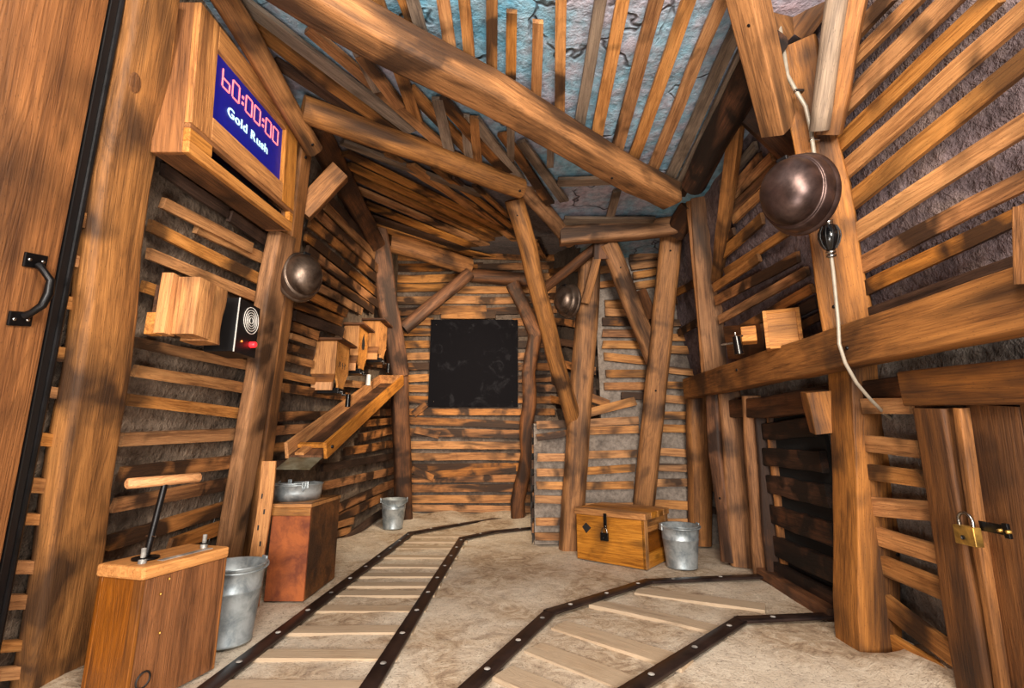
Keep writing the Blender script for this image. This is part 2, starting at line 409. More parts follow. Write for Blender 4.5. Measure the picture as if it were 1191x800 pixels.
def rock_mesh(name, patches, mat, amp=.03, step=.07, back=.02, nscale=2.2):
    mb = MB()
    for P, (u0, u1, v0, v1) in patches:
        a, b, d = P.at(u0, v0), P.at(u1, v0), P.at(u0, v1); b2 = P.at(u1, v1)
        nu = max(2, int(max((b - a).length, (b2 - d).length) / step)); nv = max(2, int(max((d - a).length, (b2 - b).length) / step))
        vs = []; fs = []
        for j in range(nv + 1):
            for i in range(nu + 1):
                u = u0 + (u1 - u0) * i / nu; v = v0 + (v1 - v0) * j / nv
                p = P.at(u, v); n = (P.at(u + .01, v) - P.at(u - .01, v)).cross(P.at(u, v + .01) - P.at(u, v - .01)).normalized()
                if n.dot(C0 + V((0, .5, .5)) - p) < 0: n = -n
                q = noise.noise(p * nscale) + .5 * noise.noise(p * nscale * 2.3) + .3 * noise.noise(p * nscale * 5)
                vs.append(p + n * (q * amp * .7 - back))
        for j in range(nv):
            for i in range(nu):
                k = j * (nu + 1) + i; fs.append((k, k + 1, k + nu + 2, k + nu + 1))
        mb.add(vs, fs, True)
    return struct(mb.obj(name, mat))

# ------------------------------------------------------------------ the setting
mb = MB(); nx, ny = 80, 130; vs = []; fs = []
for j in range(ny + 1):
    for i in range(nx + 1):
        x = -2.4 + 5.0 * i / nx; y = -1.2 + 8.6 * j / ny
        z = .010 * noise.noise((x * 2, y * 2, 0)) + .006 * noise.noise((x * 6, y * 6, 3)) - .012
        wl = -2.05 if y < 3.3 else -2.05 + (y - 3.3) * .118
        z += max(0, .05 - max(0, (x - wl) - .1) * .18) * (.6 + .6 * noise.noise((x * 3, y * 3, 7)))
        z += max(0, .09 - max(0, 6.95 - y - .05) * .13) * (.8 + .5 * noise.noise((x * 3, y * 3, 7))) if x < .6 else 0
        wr = 1.80 + .06 * y
        z += max(0, .10 - max(0, wr - x - .02) * .32) * (.7 + .8 * noise.noise((x * 4, y * 4, 9))) if y < 2.55 else 0
        vs.append((x, y, z))
for j in range(ny):
    for i in range(nx):
        k = j * (nx + 1) + i; fs.append((k, k + 1, k + nx + 2, k + nx + 1))
floor = struct(mb.add(vs, fs, True).obj('floor', 'floor'))
wall_left = rock_mesh('wall_left', [(LN, (0, 1, 0, 1.06)), (LF, (0, 1, 0, 1.06))], 'rock_left', .04)
wall_far = rock_mesh('wall_far', [(FW, (0, 1, 0, 1))], 'rock_far', .03)
# middle wall: low ledge, upper face, the ledge top and the rough side of the recess
ledge = Patch((.23, 5.05, 1.2), (1.2, 5.05, 1.2), (1.2, 6.98, 1.2), (.42, 6.98, 1.2))
ledge_side = Patch((.23, 5.05, 0), (.42, 6.98, 0), (.42, 6.98, 1.2), (.23, 5.05, 1.2))
recess = Patch((1.10, 5.13, 1.15), (.66, 6.98, 1.15), (.66, 6.98, 3.95), (1.08, 5.13, 3.95))
wall_mid = rock_mesh('wall_middle', [(ML, (0, 1, 0, 1)), (MU, (0, 1, 0, 1)), (ledge, (0, 1, 0, 1)), (ledge_side, (0, 1, 0, 1))], 'rock_mid', .03, back=.03)
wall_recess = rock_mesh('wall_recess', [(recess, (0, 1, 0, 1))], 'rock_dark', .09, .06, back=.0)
wall_right = rock_mesh('wall_right', [(RU, (0, 1, 0, 1.05))], 'rock_right', .045, .06)
wall_right_low = rock_mesh('wall_right_lower', [(RL, (0, 1, 0, 1))], 'rock_low', .04, .06, back=.045)
# ceiling outline: stops along the alcove edge
mb = MB(); step = .07; vs = {}; fs = []
def in_ceiling(x, y):
    if y > 5.15: return False
    edge = 2.62 + (x + 1.5) * .533 if x < .14 else (3.5 + (x - .14) * 2.2 if x < .9 else 9)
    return y <= edge + .03
nx = int(3.6 / step); ny = int(6.3 / step); idx = {}; pts = []
for j in range(ny):
    for i in range(nx):
        x = -1.7 + i * step; y = -1.0 + j * step
        if in_ceiling(x + step / 2, y + step / 2):
            q = []
            for (a, b) in ((i, j), (i + 1, j), (i + 1, j + 1), (i, j + 1)):
                if (a, b) not in idx:
                    X, Y = -1.7 + a * step, -1.0 + b * step; p = V((X, Y, 3.05))
                    h = noise.noise(p * 1.9) + .5 * noise.noise(p * 4.3) + .3 * noise.noise(p * 9)
                    idx[(a, b)] = len(pts); pts.append((X, Y, 3.075 + h * .025))
                q.append(idx[(a, b)])
            fs.append(tuple(q))
ceiling = struct(mb.add(pts, fs, True).obj('ceiling', 'rock_ceiling'))
alcove_roof = rock_mesh('ceiling_alcove', [(AR, (0, 1, 0, 1))], 'rock_alcove', .03, back=.03)

# ---- lath strips nailed over the plaster: parts of the wall they cover
def run(patch, parent, rows, mat='slat', **kw):
    for r in rows:
        slat(patch, parent, *r[:5], mat=(r[5] if len(r) > 5 else mat), **kw)
B, G, D = 'slat_burnt', 'slat_grey', 'slat_dark'
run(LN, wall_left, [
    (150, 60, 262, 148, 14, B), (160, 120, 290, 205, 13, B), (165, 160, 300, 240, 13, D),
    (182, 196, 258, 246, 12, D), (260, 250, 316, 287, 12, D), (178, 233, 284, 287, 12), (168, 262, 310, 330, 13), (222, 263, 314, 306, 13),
    (164, 293, 305, 350, 12), (158, 330, 190, 341, 13), (260, 352, 305, 367, 12), (150, 397, 290, 425, 12), (146, 429, 285, 451, 13), (140, 463, 280, 480, 13),
    (134, 510, 276, 504, 14), (130, 550, 268, 535, 15, B), (124, 586, 265, 560, 14, B), (118, 630, 262, 588, 15, B), (190, 634, 262, 608, 14, B),
    (110, 668, 240, 640, 14, B), (205, 680, 256, 664, 14, B)])
for k, y in enumerate((-18, 20, 54, 79, 118, 145, 179, 219, 258, 305, 352, 412, 455, 510, 562, 602, 658, 698, 749, 781)):
    xe = 133 - y * .21
    slat(LN, wall_left, xe - 10, y - 3 + (y - 500) * .02, xe + 55, y + 3 - (y - 500) * .02, 13 + (k % 3) * 2)
run(LF, wall_left, [
    (362, 212, 428, 284, 6.8, D), (374, 238, 432, 297, 7.6), (362, 245, 437, 314, 8.5, B), (356, 257, 440, 328, 8.5, B), (352, 273, 442, 345, 9.3, B), (350, 289, 445, 361, 8.5, B),
    (350, 305, 430, 361, 8.5, B), (346, 322, 418, 362, 8.5), (344, 337, 398, 364, 9.3, B), (340, 352, 394, 374, 10.2, B), (337, 366, 394, 386, 11.0, D), (334, 378, 366, 390, 10.2, B),
    (333, 390, 362, 399, 6.8), (330, 402, 360, 410, 7.6, B), (328, 415, 360, 423, 8.5), (324, 434, 362, 443, 8.5), (322, 450, 400, 461, 10.2, B), (392, 445, 440, 449, 7.6),
    (315, 484, 384, 482, 10.2, B), (313, 501, 378, 494, 10.2, B), (310, 521, 352, 515, 10.2, B), (311, 541, 372, 532, 10.2, D), (414, 509, 456, 500, 8.5, B), (398, 525, 456, 516, 8.5, B),
    (370, 544, 456, 530, 7.6, D), (366, 566, 456, 547, 8.5, B), (384, 593, 456, 561, 8.5, B), (386, 604, 446, 576, 8.5, B), (382, 612, 407, 605, 7.6), (382, 622, 404, 616, 7.6),
    (386, 634, 450, 590, 6.8, D), (400, 400, 450, 410, 7.6, B), (410, 420, 456, 426, 7.6, B), (430, 462, 462, 463, 7.6, B), (425, 480, 462, 479, 7.6, B), (420, 492, 460, 489, 7.6, B)])
# far wall rows
y = 300.0; k = 0
rr = random.Random(3)
while y < 596:
    t = rr.uniform(-2.5, 2.5) * (1.6 if rr.random() < .2 else .6)
    m = B if rr.random() < .45 else 'slat'
    if 374 < y < 470:
        slat(FW, wall_far, 466, y + t * .3, 503 + rr.uniform(-2, 6), y - t * .3, 8.5, m); slat(FW, wall_far, 596, y + t * .3, 648, y - t * .2, 8.5, B)
    elif y < 374:
        cut = rr.uniform(528, 562)
        slat(FW, wall_far, 462, y + t, cut, y + rr.uniform(-2, 2), 9, m); slat(FW, wall_far, cut - 6, y + rr.uniform(-2, 2), 652, y - t, 8, m, off=.045)
    else:
        slat(FW, wall_far, 466, y + t, 645, y - t, rr.uniform(7.5, 9.5), m)
    y += rr.uniform(11.2, 14.2)
for (x0, y0, x1, y1) in ((482, 482, 497, 470), (484, 500, 512, 506), (500, 552, 600, 545), (480, 545, 505, 556)):
    slat(FW, wall_far, x0, y0, x1, y1, 8, B, off=.055)
slat(FW, wall_far, 513, 361, 566, 361, 8, 'timber', off=.06, name='board_strip'); slat(FW, wall_far, 514, 368, 577, 368, 8, 'slat', off=.075, name='board_strip')
# alcove roof fan
run(AR, alcove_roof, [
    (398, 160, 560, 222, 5.0, G), (402, 172, 584, 263, 5.6), (404, 186, 580, 271, 5.6), (408, 200, 571, 277, 5.6), (412, 214, 564, 281, 5.6), (420, 232, 550, 284, 6.2),
    (428, 248, 541, 287, 6.2, D), (432, 258, 530, 289, 5.6), (450, 176, 590, 262, 5.0), (478, 186, 600, 276, 6.2), (524, 202, 604, 272, 5.6, D), (552, 210, 592, 248, 3.7),
    (505, 188, 598, 262, 5.0), (527, 288, 610, 308, 6.2), (546, 303, 612, 311, 5.0), (615, 251, 649, 316, 3.7), (632, 264, 658, 314, 6.2), (622, 276, 642, 312, 4.3), (440, 272, 545, 297, 5.0, D)])
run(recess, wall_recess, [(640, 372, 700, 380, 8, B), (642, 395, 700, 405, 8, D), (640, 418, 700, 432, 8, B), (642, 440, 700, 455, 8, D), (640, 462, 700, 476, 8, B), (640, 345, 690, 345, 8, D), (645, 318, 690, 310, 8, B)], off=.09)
# middle wall
run(MU, wall_mid, [
    (730, 290, 768, 284, 8, B), (731, 301, 768, 297, 9), (733, 311, 768, 306, 9), (735, 322, 768, 317, 8), (696, 316, 718, 313, 8), (738, 333, 768, 329, 8), (696, 333, 722, 330, 7, B),
    (703, 354, 729, 354, 9), (703, 364, 734, 365, 9), (700, 375, 739, 376, 9, B), (700, 388, 744, 389, 9, B), (700, 401, 748, 402, 9), (702, 415, 752, 420, 9),
    (776, 376, 796, 376, 8), (776, 393, 803, 393, 8), (775, 407, 803, 408, 9), (772, 430, 808, 434, 8), (704, 435, 752, 435, 9), (702, 450, 750, 449, 9, B),
    (772, 448, 800, 449, 8), (768, 464, 800, 466, 9), (764, 350, 800, 348, 8, B), (786, 330, 812, 322, 8, B), (786, 300, 812, 292, 8, B), (785, 352, 812, 340, 8, B)])
run(ML, wall_mid, [
    (682, 461, 708, 470, 9, B), (681, 481, 738, 467, 10), (722, 460, 748, 461, 8, B), (681, 492, 742, 489, 9), (684, 501, 742, 499, 9), (678, 529, 740, 527, 9),
    (676, 547, 738, 544, 9), (676, 564, 736, 564, 9), (766, 484, 802, 483, 9), (764, 498, 802, 499, 9), (761, 525, 804, 527, 9), (759, 543, 804, 545, 9), (757, 562, 806, 561, 9),
    (752, 585, 808, 588, 10), (772, 607, 808, 607, 9), (624, 495, 660, 493, 9), (624, 509, 660, 504, 8, B), (625, 532, 660, 531, 9), (624, 549, 660, 549, 9), (624, 564, 658, 564, 9),
    (622, 580, 658, 581, 9), (623, 606, 657, 606, 9), (622, 623, 657, 623, 9), (674, 590, 740, 588, 9), (674, 612, 740, 612, 9),
    (820, 505, 850, 512, 8, B), (820, 540, 850, 548, 8, B), (822, 565, 850, 572, 9), (822, 590, 852, 600, 8, D)])
for z in (.15, .3, .45, .62, .78, .94, 1.1):              # laths on the ledge's side, seen edge-on
    bar_mesh(1.2, .09, .02, 0, 3, .006, .1, 1).obj('slat', B, wall_mid, basis((.1, 1, 0), (-1, .1, 0), (.215, 5.1, z)))
# right wall above the rail
run(RU, wall_right, [
    (853, 227, 892, 182, 9, B), (848, 238, 906, 180, 9), (846, 255, 912, 192, 9, B), (857, 253, 905, 208, 12), (838, 300, 893, 253, 11), (848, 316, 922, 268, 9),
    (836, 334, 890, 298, 9), (838, 349, 935, 297, 11, B), (842, 371, 946, 314, 10), (850, 392, 952, 334, 10, B), (890, 384, 956, 350, 12, D), (925, 385, 962, 366, 8, B),
    (790, 340, 812, 328, 8, B), (794, 386, 816, 374, 8, B), (838, 285, 860, 268, 8, B), (842, 215, 884, 168, 8, G),
    (985, 60, 1052, -10, 14), (978, 92, 1086, -14, 13), (980, 132, 1130, -14, 20), (966, 182, 1172, -8, 17), (972, 214, 1215, 4, 19), (980, 247, 1215, 62, 20),
    (990, 278, 1215, 138, 21), (996, 313, 1215, 203, 20, B), (1003, 339, 1215, 240, 18, B), (1008, 367, 1215, 295, 15, D)])
run(RL, wall_right_low, [
    (1018, 471, 1078, 471, 18), (1020, 515, 1086, 521, 19), (1022, 547, 1092, 556, 18), (1024, 586, 1102, 593, 22), (1026, 619, 1112, 644, 20),
    (1028, 652, 1120, 687, 21), (1030, 690, 1138, 768, 20), (1032, 736, 1142, 802, 22)], off=.06)
# ceiling strips
run(CE, ceiling, [
    (572, -30, 572, 100, 13), (595, 8, 594, 116, 12), (626, 20, 623, 130, 12), (652, -30, 651, 150, 12), (702, -30, 670, 160, 13, G), (728, -30, 691, 170, 14),
    (769, -30, 713, 184, 15), (808, -30, 733, 190, 14), (848, -30, 752, 208, 13), (868, 0, 778, 204, 13, G), (870, 40, 784, 222, 10, G), (872, 72, 790, 224, 12, D),
    (717, 218, 706, 262, 9, G), (648, 207, 722, 205, 8, G), (432, -30, 486, 140, 14), (462, -30, 482, 30, 12), (410, 40, 440, 100, 10, G), (420, 57, 466, 118, 12), (478, -14, 498, 56, 13, G),
    (513, -20, 528, 74, 14), (538, -20, 548, 84, 13), (508, 108, 523, 169, 12, G), (540, 130, 546, 182, 10, G), (552, 130, 556, 184, 10), (594, 116, 594, 182, 9, G),
    (358, 27, 524, 172, 10), (318, 66, 444, 148, 9, D), (476, 98, 552, 178, 12), (512, 108, 590, 196, 12, B), (552, 132, 604, 205, 11, G), (584, 150, 640, 232, 10, B), (606, 158, 656, 228, 10, G), (640, 150, 640, 190, 8, G)])
run(CE, ceiling, [(262, -20, 480, 147, 12, G), (262, 0, 474, 158, 11, 'timber'), (290, 20, 420, 128, 9, D)], off=.035)
slat(CE, ceiling, 655, 251, 759, 252, 9, G, off=.05)

# ---- floor sleepers between the rails
def sleeper(p, d, L, w):
    bar_mesh(L, w * random.uniform(.85, 1.25), .03, 0, 3, .003, .05, 1).obj('sleeper', 'sleeper', floor, basis(d, (0, 0, 1), (p[0], p[1], -.0138)))
for y in (623, 629, 636, 647, 658, 668, 679, 689, 707, 731, 761, 795, 838):
    x0 = 240 + (800 - y) / .774 - 2; x1 = 430 + (800 - y) / 1.65 + 10
    a = at(x0, y, Z=0); b = at(x1, y, Z=0); sleeper(a + V((0, random.uniform(-.01, .01), 0)), V((1, random.uniform(-.02, .02), 0)), b.x - a.x, .09)
for (x0, y0, x1, y1) in ((690, 700, 850, 735), (650, 726, 800, 772), (620, 752, 748, 800), (740, 686, 890, 706), (585, 780, 700, 830)):
    a = at(x0, y0, Z=0); b = at(x1, y1, Z=0); sleeper(a, b - a, (b - a).length, .12)
# ------------------------------------------------------------------ timbers
NL = LN.hit(200, 400)[1]; NR = RU.hit(1000, 200)[1]; FRONT = V((0, -1, 0)); DOWN = V((0, 0, -1))
def onwall(P, px, py, off):
    p, n = P.hit(px, py); d = ray(px, py)
    # march back along the sight line until the point stands `off` clear of the wall
    k = off / -(d.normalized().dot(n)); return p - d.normalized() * k
def TB(name, label, p, q, w, h, n, **kw):
    return timber(name, label, p, q, w, h, n, **kw)
# left wall props
TB('timber_post', 'broad knotty plank post standing just right of the left door', onwall(LN, 52, 850, .06), onwall(LN, 174, -22, .06), .285, .10, NL, mat='timber', seg=12, jit=.012, rnd=.3, taper=.74)
pA = [o for o in COL.objects if o.name == 'timber_post'][0]; iA = pA.matrix_basis.inverted()
for kx, ky, kr in ((156, 96, .034), (120, 404, .026), (102, 457, .008)):
    kp_ = iA @ onwall(LN, kx, ky, .108)
    kn = MB().lathe([(.0001, .004), (kr * .35, .0045), (kr * .5, .002), (kr * .72, .0048), (kr, -.004)], 20, Matrix.Translation((kp_.x, kp_.y, .05)) @ Matrix.Diagonal((1.4, 1, 1, 1)))
    kn.obj('knot', 'door_dark', pA)
TB('timber_post', 'leaning wide plank post below the left helmet, beside the speaker panel', onwall(LN, 257, 698, .09), onwall(LN, 328, 272, .10), .205, .09, NL, mat='timber', rnd=.2)
TB('timber_post', 'narrow upright board right of the countdown display, carrying the left helmet', onwall(LN, 286, 680, .07), onwall(LN, 351, 162, .09), .135, .11, NL, mat='timber_warm', rnd=.15, bolts=((.965, .02),))
TB('timber_beam', 'rough pole running along the wall top above the countdown display', at(226, -60, Z=2.97), at(363, 172, Z=2.86), .11, .12, V((.6, -.4, -.6)), mat='timber_soot', rnd=.35, bolts=((.93, 0),))
TB('timber_beam', 'massive squared beam crossing the whole ceiling diagonally', at(235, -78, Z=2.90), at(781, 229, Z=2.88), .185, .175, V((0, 0, -1)), mat='timber_soot', rnd=.16, seg=14, jit=.02, bolts=((.22, .02), (.78, -.03)))
TB('timber_beam', 'round pole over the alcove opening, ending at the tall slanted prop', at(352, 126, Z=2.94), at(606, 219, Z=2.96), .155, .155, V((0, -.7, -.7)), mat='timber', rnd=.45, seg=12, bolts=((.97, 0),))
TB('timber_beam', 'short round pole slanting down from the slanted prop to the horizontal log', at(602, 212, t=3.9), at(664, 280, t=4.62), .14, .14, V((0, -.7, -.7)), mat='timber', rnd=.45)
TB('timber_beam', 'horizontal squared log between the ceiling beam and the recess', at(651, 275, t=4.45), at(798, 263, t=4.45), .165, .17, V((0, -1, -.15)), mat='timber', rnd=.2)
TB('timber_beam', 'dark short log end in the corner under the ceiling beam', at(785, 268, t=4.5), at(806, 236, t=4.2), .2, .18, FRONT, mat='timber_dark', rnd=.3)
TB('timber_post', 'tall round prop slanting from the pole joint down to the right', at(598, 232, t=3.95), at(672, 512, t=4.85), .16, .15, V((-.2, -1, 0)), mat='timber', rnd=.45, seg=12, bolts=((.05, 0),))
TB('timber_post', 'upright round post left of the wooden chest', at(663, 640, t=4.62), at(687, 302, t=4.95), .225, .2, FRONT, mat='timber', rnd=.35, seg=12, bolts=((.07, .04),))
TB('timber_post', 'leaning post behind the wooden chest reaching the horizontal log', at(744, 628, t=4.82), at(781, 276, t=4.75), .215, .21, V((-.25, -1, 0)), mat='timber', rnd=.25, seg=12, bolts=((.95, 0), (.5, 0)))
TB('timber_brace', 'stout round brace slanting right into the post behind the chest', at(706, 282, t=4.6), at(762, 420, t=4.9), .175, .16, FRONT, mat='timber', rnd=.4, bolts=((.2, 0),))
TB('timber_brace', 'dark round stick slanting up to the square block by the far helmet', at(634, 334, t=5.0), at(700, 285, t=4.66), .1, .1, FRONT, mat='timber_dark', rnd=.45)
TB('timber_block', 'square wooden block under the horizontal log', at(699, 302, t=4.62), at(699, 281, t=4.62), .15, .12, FRONT, mat='timber_dark', rnd=.1, seg=3, cat='block')
TB('timber_brace', 'thin flat stick nailed to the front of the post left of the chest', at(694, 300, t=4.6), at(681, 352, t=4.72), .085, .05, FRONT, mat='timber', rnd=.2, seg=4)
TB('timber_brace', 'small pointed board end poking out between two leaning posts', at(745, 337, t=4.9), at(756, 371, t=4.9), .11, .03, V((-.8, -.6, 0)), mat='timber_dark', rnd=.1, seg=4, taper=1.5)
# left corner frame
TB('timber_beam', 'scorched twisted plank running back along the alcove roof edge', at(366, 150, t=3.2), at(438, 284, t=5.4), .17, .12, V((.7, -.6, -.4)), mat='timber_dark', rnd=.2, twist=.4, seg=10)
TB('timber_brace', 'short bright board wedged beneath the scorched roof plank', at(349, 246, t=3.3), at(396, 200, t=3.4), .14, .11, V((.3, -.9, -.2)), mat='timber_warm', rnd=.08, seg=4)
TB('timber_post', 'scorched upper corner post between the left wall and chalkboard wall', at(436, 262, t=5.6), at(464, 436, t=6.1), .24, .18, V((.5, -1, 0)), mat='timber_dark', rnd=.2, bolts=((.1, .05), (.08, -.05)))
TB('timber_post', 'scorched lower corner post beside the far bucket', at(470, 606, t=6.18), at(464, 425, t=6.15), .22, .2, V((.4, -1, 0)), mat='timber_dark', rnd=.3)
TB('timber_beam', 'round log jutting from the corner post across the chalkboard wall', at(452, 281, t=6.0), at(546, 310, t=6.7), .24, .22, FRONT, mat='timber_warm', rnd=.45, bolts=((.6, 0),))
TB('timber_beam', 'dark round log lying along the top of the chalkboard wall', at(540, 320, t=6.9), at(628, 326, t=6.9), .2, .2, FRONT, mat='timber_dark', rnd=.45)
TB('timber_brace', 'scorched round brace rising from the corner post to the log', at(469, 382, t=6.2), at(546, 318, t=6.6), .17, .16, FRONT, mat='timber_dark', rnd=.4)
TB('timber_post', 'dark crooked post right of the chalkboard', at(604, 602, t=6.3), at(622, 380, t=6.5), .19, .17, FRONT, mat='timber_dark', rnd=.35, jit=.05, seg=12)
TB('timber_brace', 'dark curved brace over the upper right corner of the chalkboard', at(596, 330, t=6.6), at(624, 392, t=6.5), .19, .15, FRONT, mat='timber_dark', rnd=.35, jit=.03)
# right wall below the rail
TB('timber_post', 'round post carrying the far end of the long right rail', at(814, 632, t=4.70), at(812, 455, t=4.78), .215, .17, FRONT, mat='timber_warm', rnd=.35, bolts=((.45, .02),))
TB('timber_post', 'narrow side board of the thick post next to the rail end', at(850, 652, t=4.0), at(830, 455, t=4.25), .12, .15, V((-.8, -.6, 0)), mat='timber_dark', rnd=.2, bolts=((.36, 0),))
TB('timber_post', 'thick smooth post between rail end and hatch', at(863, 657, t=3.96), at(848, 455, t=4.15), .19, .14, V((-.3, -1, 0)), mat='timber_warm', rnd=.25)
TB('timber_post', 'slim brown post second from the hatch', at(889, 668, t=3.68), at(872, 460, t=3.78), .14, .13, V((-.5, -.9, 0)), mat='timber_warm', rnd=.3)
TB('timber_post', 'dark slim post against the hatch jamb', at(903, 672, t=3.55), at(886, 462, t=3.68), .13, .12, V((-.5, -.9, 0)), mat='timber_dark', rnd=.2)
TB('timber_post', 'split half-log jamb at the far side of the hatch', at(917, 668, t=3.45), at(899, 470, t=3.55), .10, .1, V((-.6, -.8, 0)), mat='timber_warm', rnd=.3, dent=.35, seg=14)
pa, pb = at(1260, 332, X=1.62), at(803, 452, t=4.72)
TB('timber_beam', 'long horizontal rail beam running along the whole right wall', pa, pb, .20, .14, V((-1, 0, 0)), mat='timber_warm', rnd=.08, seg=14, jit=.008, bolts=((.27, .02), (.63, -.03)))
TB('timber_beam', 'dark lintel beam tucked below the long rail over the hatch', at(1085, 452, X=1.84), at(842, 478, X=1.92), .15, .10, V((-1, 0, 0)), mat='timber_dark', rnd=.1)
TB('timber_post', 'heavy square post under the long rail between hatch and right door', at(1012, 775, t=2.42), at(999, 423, t=2.55), .215, .19, FRONT, mat='timber_warm', rnd=.04, dent=.015, seg=10, bolts=((.38, -.09),))
TB('timber_block', 'split wooden block hanging beside the heavy square post', at(949, 455, t=2.68), at(959, 502, t=2.66), .13, .12, V((-.3, -1, 0)), mat='timber_warm', rnd=.1, dent=.12, seg=8, cat='block')
# right wall above the rail
TB('timber_post', 'wide upright plank above the far end of the rail', at(833, 440, t=4.25), at(815, 208, t=4.1), .20, .08, V((-.35, -1, 0)), mat='timber', rnd=.12)
TB('timber_post', 'thin upright batten on the left edge of the wide plank', at(822, 440, t=4.3), at(802, 214, t=4.18), .08, .1, V((-.5, -1, 0)), mat='timber_warm', rnd=.15)
TB('timber_brace', 'two-faced batten leaning over the wide upright plank', at(833, 326, t=4.05), at(857, 144, t=2.95), .085, .065, V((-.75, -1, 0)), mat='timber', rnd=.08)
TB('timber_post', 'broad lamp post plank on the right wall with the black bulb cord', at(988, 386, t=2.44), at(929, 52, t=2.36), .225, .10, V((-.65, -.75, -.1)), mat='timber_warm', rnd=.12, seg=10, taper=.72, bolts=((.1, .04),))
TB('timber_brace', 'pale squared brace dropping from the ceiling onto the lamp post', at(856, -62, t=2.0), at(906, 150, t=2.45), .125, .12, V((-.95, -.45, -.3)), mat='timber', rnd=.06, bolts=((.35, .02),))
TB('timber_brace', 'short board meeting the lamp post top from the left', at(880, -45, t=2.25), at(918, 42, t=2.42), .15, .06, V((.3, -.8, -.5)), mat='timber', rnd=.06)
TB('timber_brace', 'short brown board meeting the lamp post top from the right', at(985, -50, t=2.2), at(922, 38, t=2.42), .17, .06, V((-.3, -.8, -.5)), mat='timber_warm', rnd=.06)
TB('timber_post', 'grey rounded pole standing close right of the lamp post', at(950, 152, t=2.25), at(982, -40, t=1.98), .085, .09, V((-.6, -.8, 0)), mat='slat_grey', rnd=.45)  # grey tone stands in for the shaded half of the pole
TB('timber_post', 'tan flat board on the right of the grey pole', at(964, 156, t=2.27), at(1002, -40, t=1.97), .10, .07, V((-.6, -.8, 0)), mat='timber_warm', rnd=.15, dent=.1)
TB('timber_brace', 'dark broad board behind the pale brace', at(868, 122, t=2.9), at(928, 178, t=2.75), .16, .06, V((-.4, -.9, -.2)), mat='timber_dark', rnd=.05)
TB('timber_beam', 'dark round log along the right ceiling edge', at(806, 214, Z=2.90), at(894, 50, Z=2.93), .17, .17, V((-.6, -.6, -.5)), mat='timber_black', rnd=.42)  # dark wood tone stands in for the shadow on this log
TB('timber_block', 'rough sawn block on the rail at the right edge', at(1224, 330, X=1.58), at(1224, 236, X=1.58), .12, .12, V((-1, -.2, 0)), mat='timber_warm', rnd=.05, dent=.06, cat='block')

# ------------------------------------------------------------------ left door
bl, br_, tr = onwall(LN, -260, 980, .05), onwall(LN, -6, 640, .05), onwall(LN, 124, 0, .05)
ey = V((0, 1, 0)); up = (LN.c[3] - LN.c[0]).normalized()
edge0 = onwall(LN, 9, 600, .05); up = (onwall(LN, 125, 0, .05) - edge0).normalized(); s = (edge0.z - 0.02) / up.z; e_bot = edge0 - up * s
door = struct(bpy.data.objects.new('door_1', None)); COL.objects.link(door); door.matrix_basis = basis(up, NL, e_bot)
# local: x up, y = NL x up, z = into the room
yd = NL.cross(up); sg = 1 if yd.y > 0 else -1            # sign of +Y along local y
for k in range(3):
    w = .36; c = -sg * (.02 + w * (k + .5))
    bar_mesh(2.98, w - .004, .06, .06, 4, .0, 0, 2).obj('plank', 'door', door, Matrix.Translation((0, c, 0)))
MB().box((1.49, sg * .014, -.004), (2.98, .032, .04)).obj('edge_strip', 'black', door, None, .004)
MB().box((1.49, sg * .042, -.002), (2.98, .022, .05)).obj('frame_strip', 'black_metal', door, None, .01)
hp0, hp1 = onwall(LN, 43, 308, .085), onwall(LN, 27, 367, .085)
Mi = door.matrix_basis.inverted(); h0, h1 = Mi @ hp0, Mi @ hp1
hm = MB(); z0 = .032
hm.tube([(h1.x, h1.y, z0 + .01), (h1.x + .015, h1.y, z0 + .03), (h1.x * .75 + h0.x * .25, h1.y + sg * .012, z0 + .05), (.5 * (h0.x + h1.x), .5 * (h0.y + h1.y) + sg * .014, z0 + .056),
         (h0.x * .75 + h1.x * .25, h0.y + sg * .012, z0 + .05), (h0.x - .015, h0.y, z0 + .03), (h0.x, h0.y, z0 + .01)], [.014, .011, .013, .015, .013, .011, .014], 10)
ho = hm.obj('handle', 'black_metal', door)
for q, sx in ((h0, 1), (h1, -1)):
    MB().box((q.x + sx * .012, q.y - sg * .006, z0), (.05, .075, .012)).obj('mounting_plate', 'black_metal', ho, None, .003)
    for dy in (-.022, .022): MB().lathe([(.0001, .01), (.005, .009), (.007, .006), (.007, 0)], 8, Matrix.Translation((q.x + sx * .014, q.y - sg * .006 + dy, z0))).obj('screw', 'chrome', ho)

# ------------------------------------------------------------------ right door
nR = RL.hit(1100, 600)[1]; upR = (RL.c[3] - RL.c[0]).normalized()
xr = lambda px, py, off: onwall(RL, px, py, off)
door2 = struct(bpy.data.objects.new('door_2', None)); COL.objects.link(door2)
def dplank(px0, py0, px1, py1, w, th, off, mat, name='plank'):
    a = xr(px0, py0, off); b = xr(px1, py1, off); return bar_mesh((b - a).length, w, th, .15, 6, .006, .02, 3, 1, 0, .03).obj(name, mat, door2, basis(b - a, nR, a))
a = xr(1172, 830, .05); dy = (RL.c[1] - RL.c[0]).normalized()
dplank(1150, 830, 1091, 474, .155, .10, .09, 'door_dark', 'jamb')
dplank(1174, 830, 1121, 474, .035, .06, .10, 'timber_warm', 'edge_batten')
j0, j1 = xr(1174, 830, .07), xr(1121, 474, .07)
for k in range(3):
    o_ = -dy * (.04 + .10 + k * .205)
    bar_mesh((j1 - j0).length, .20, .05, .08, 4, .0, 0, 2).obj('plank', 'door_dark', door2, basis(j1 - j0, nR, j0 + o_))
l0, l1 = xr(1062, 451, .09), xr(1250, 440, .09)
bar_mesh((l1 - l0).length, .15, .11, .1, 5, .004, .02, 3).obj('lintel', 'door_dark', door2, basis(l1 - l0, nR, l0))
hs = xr(1150, 613, .15)
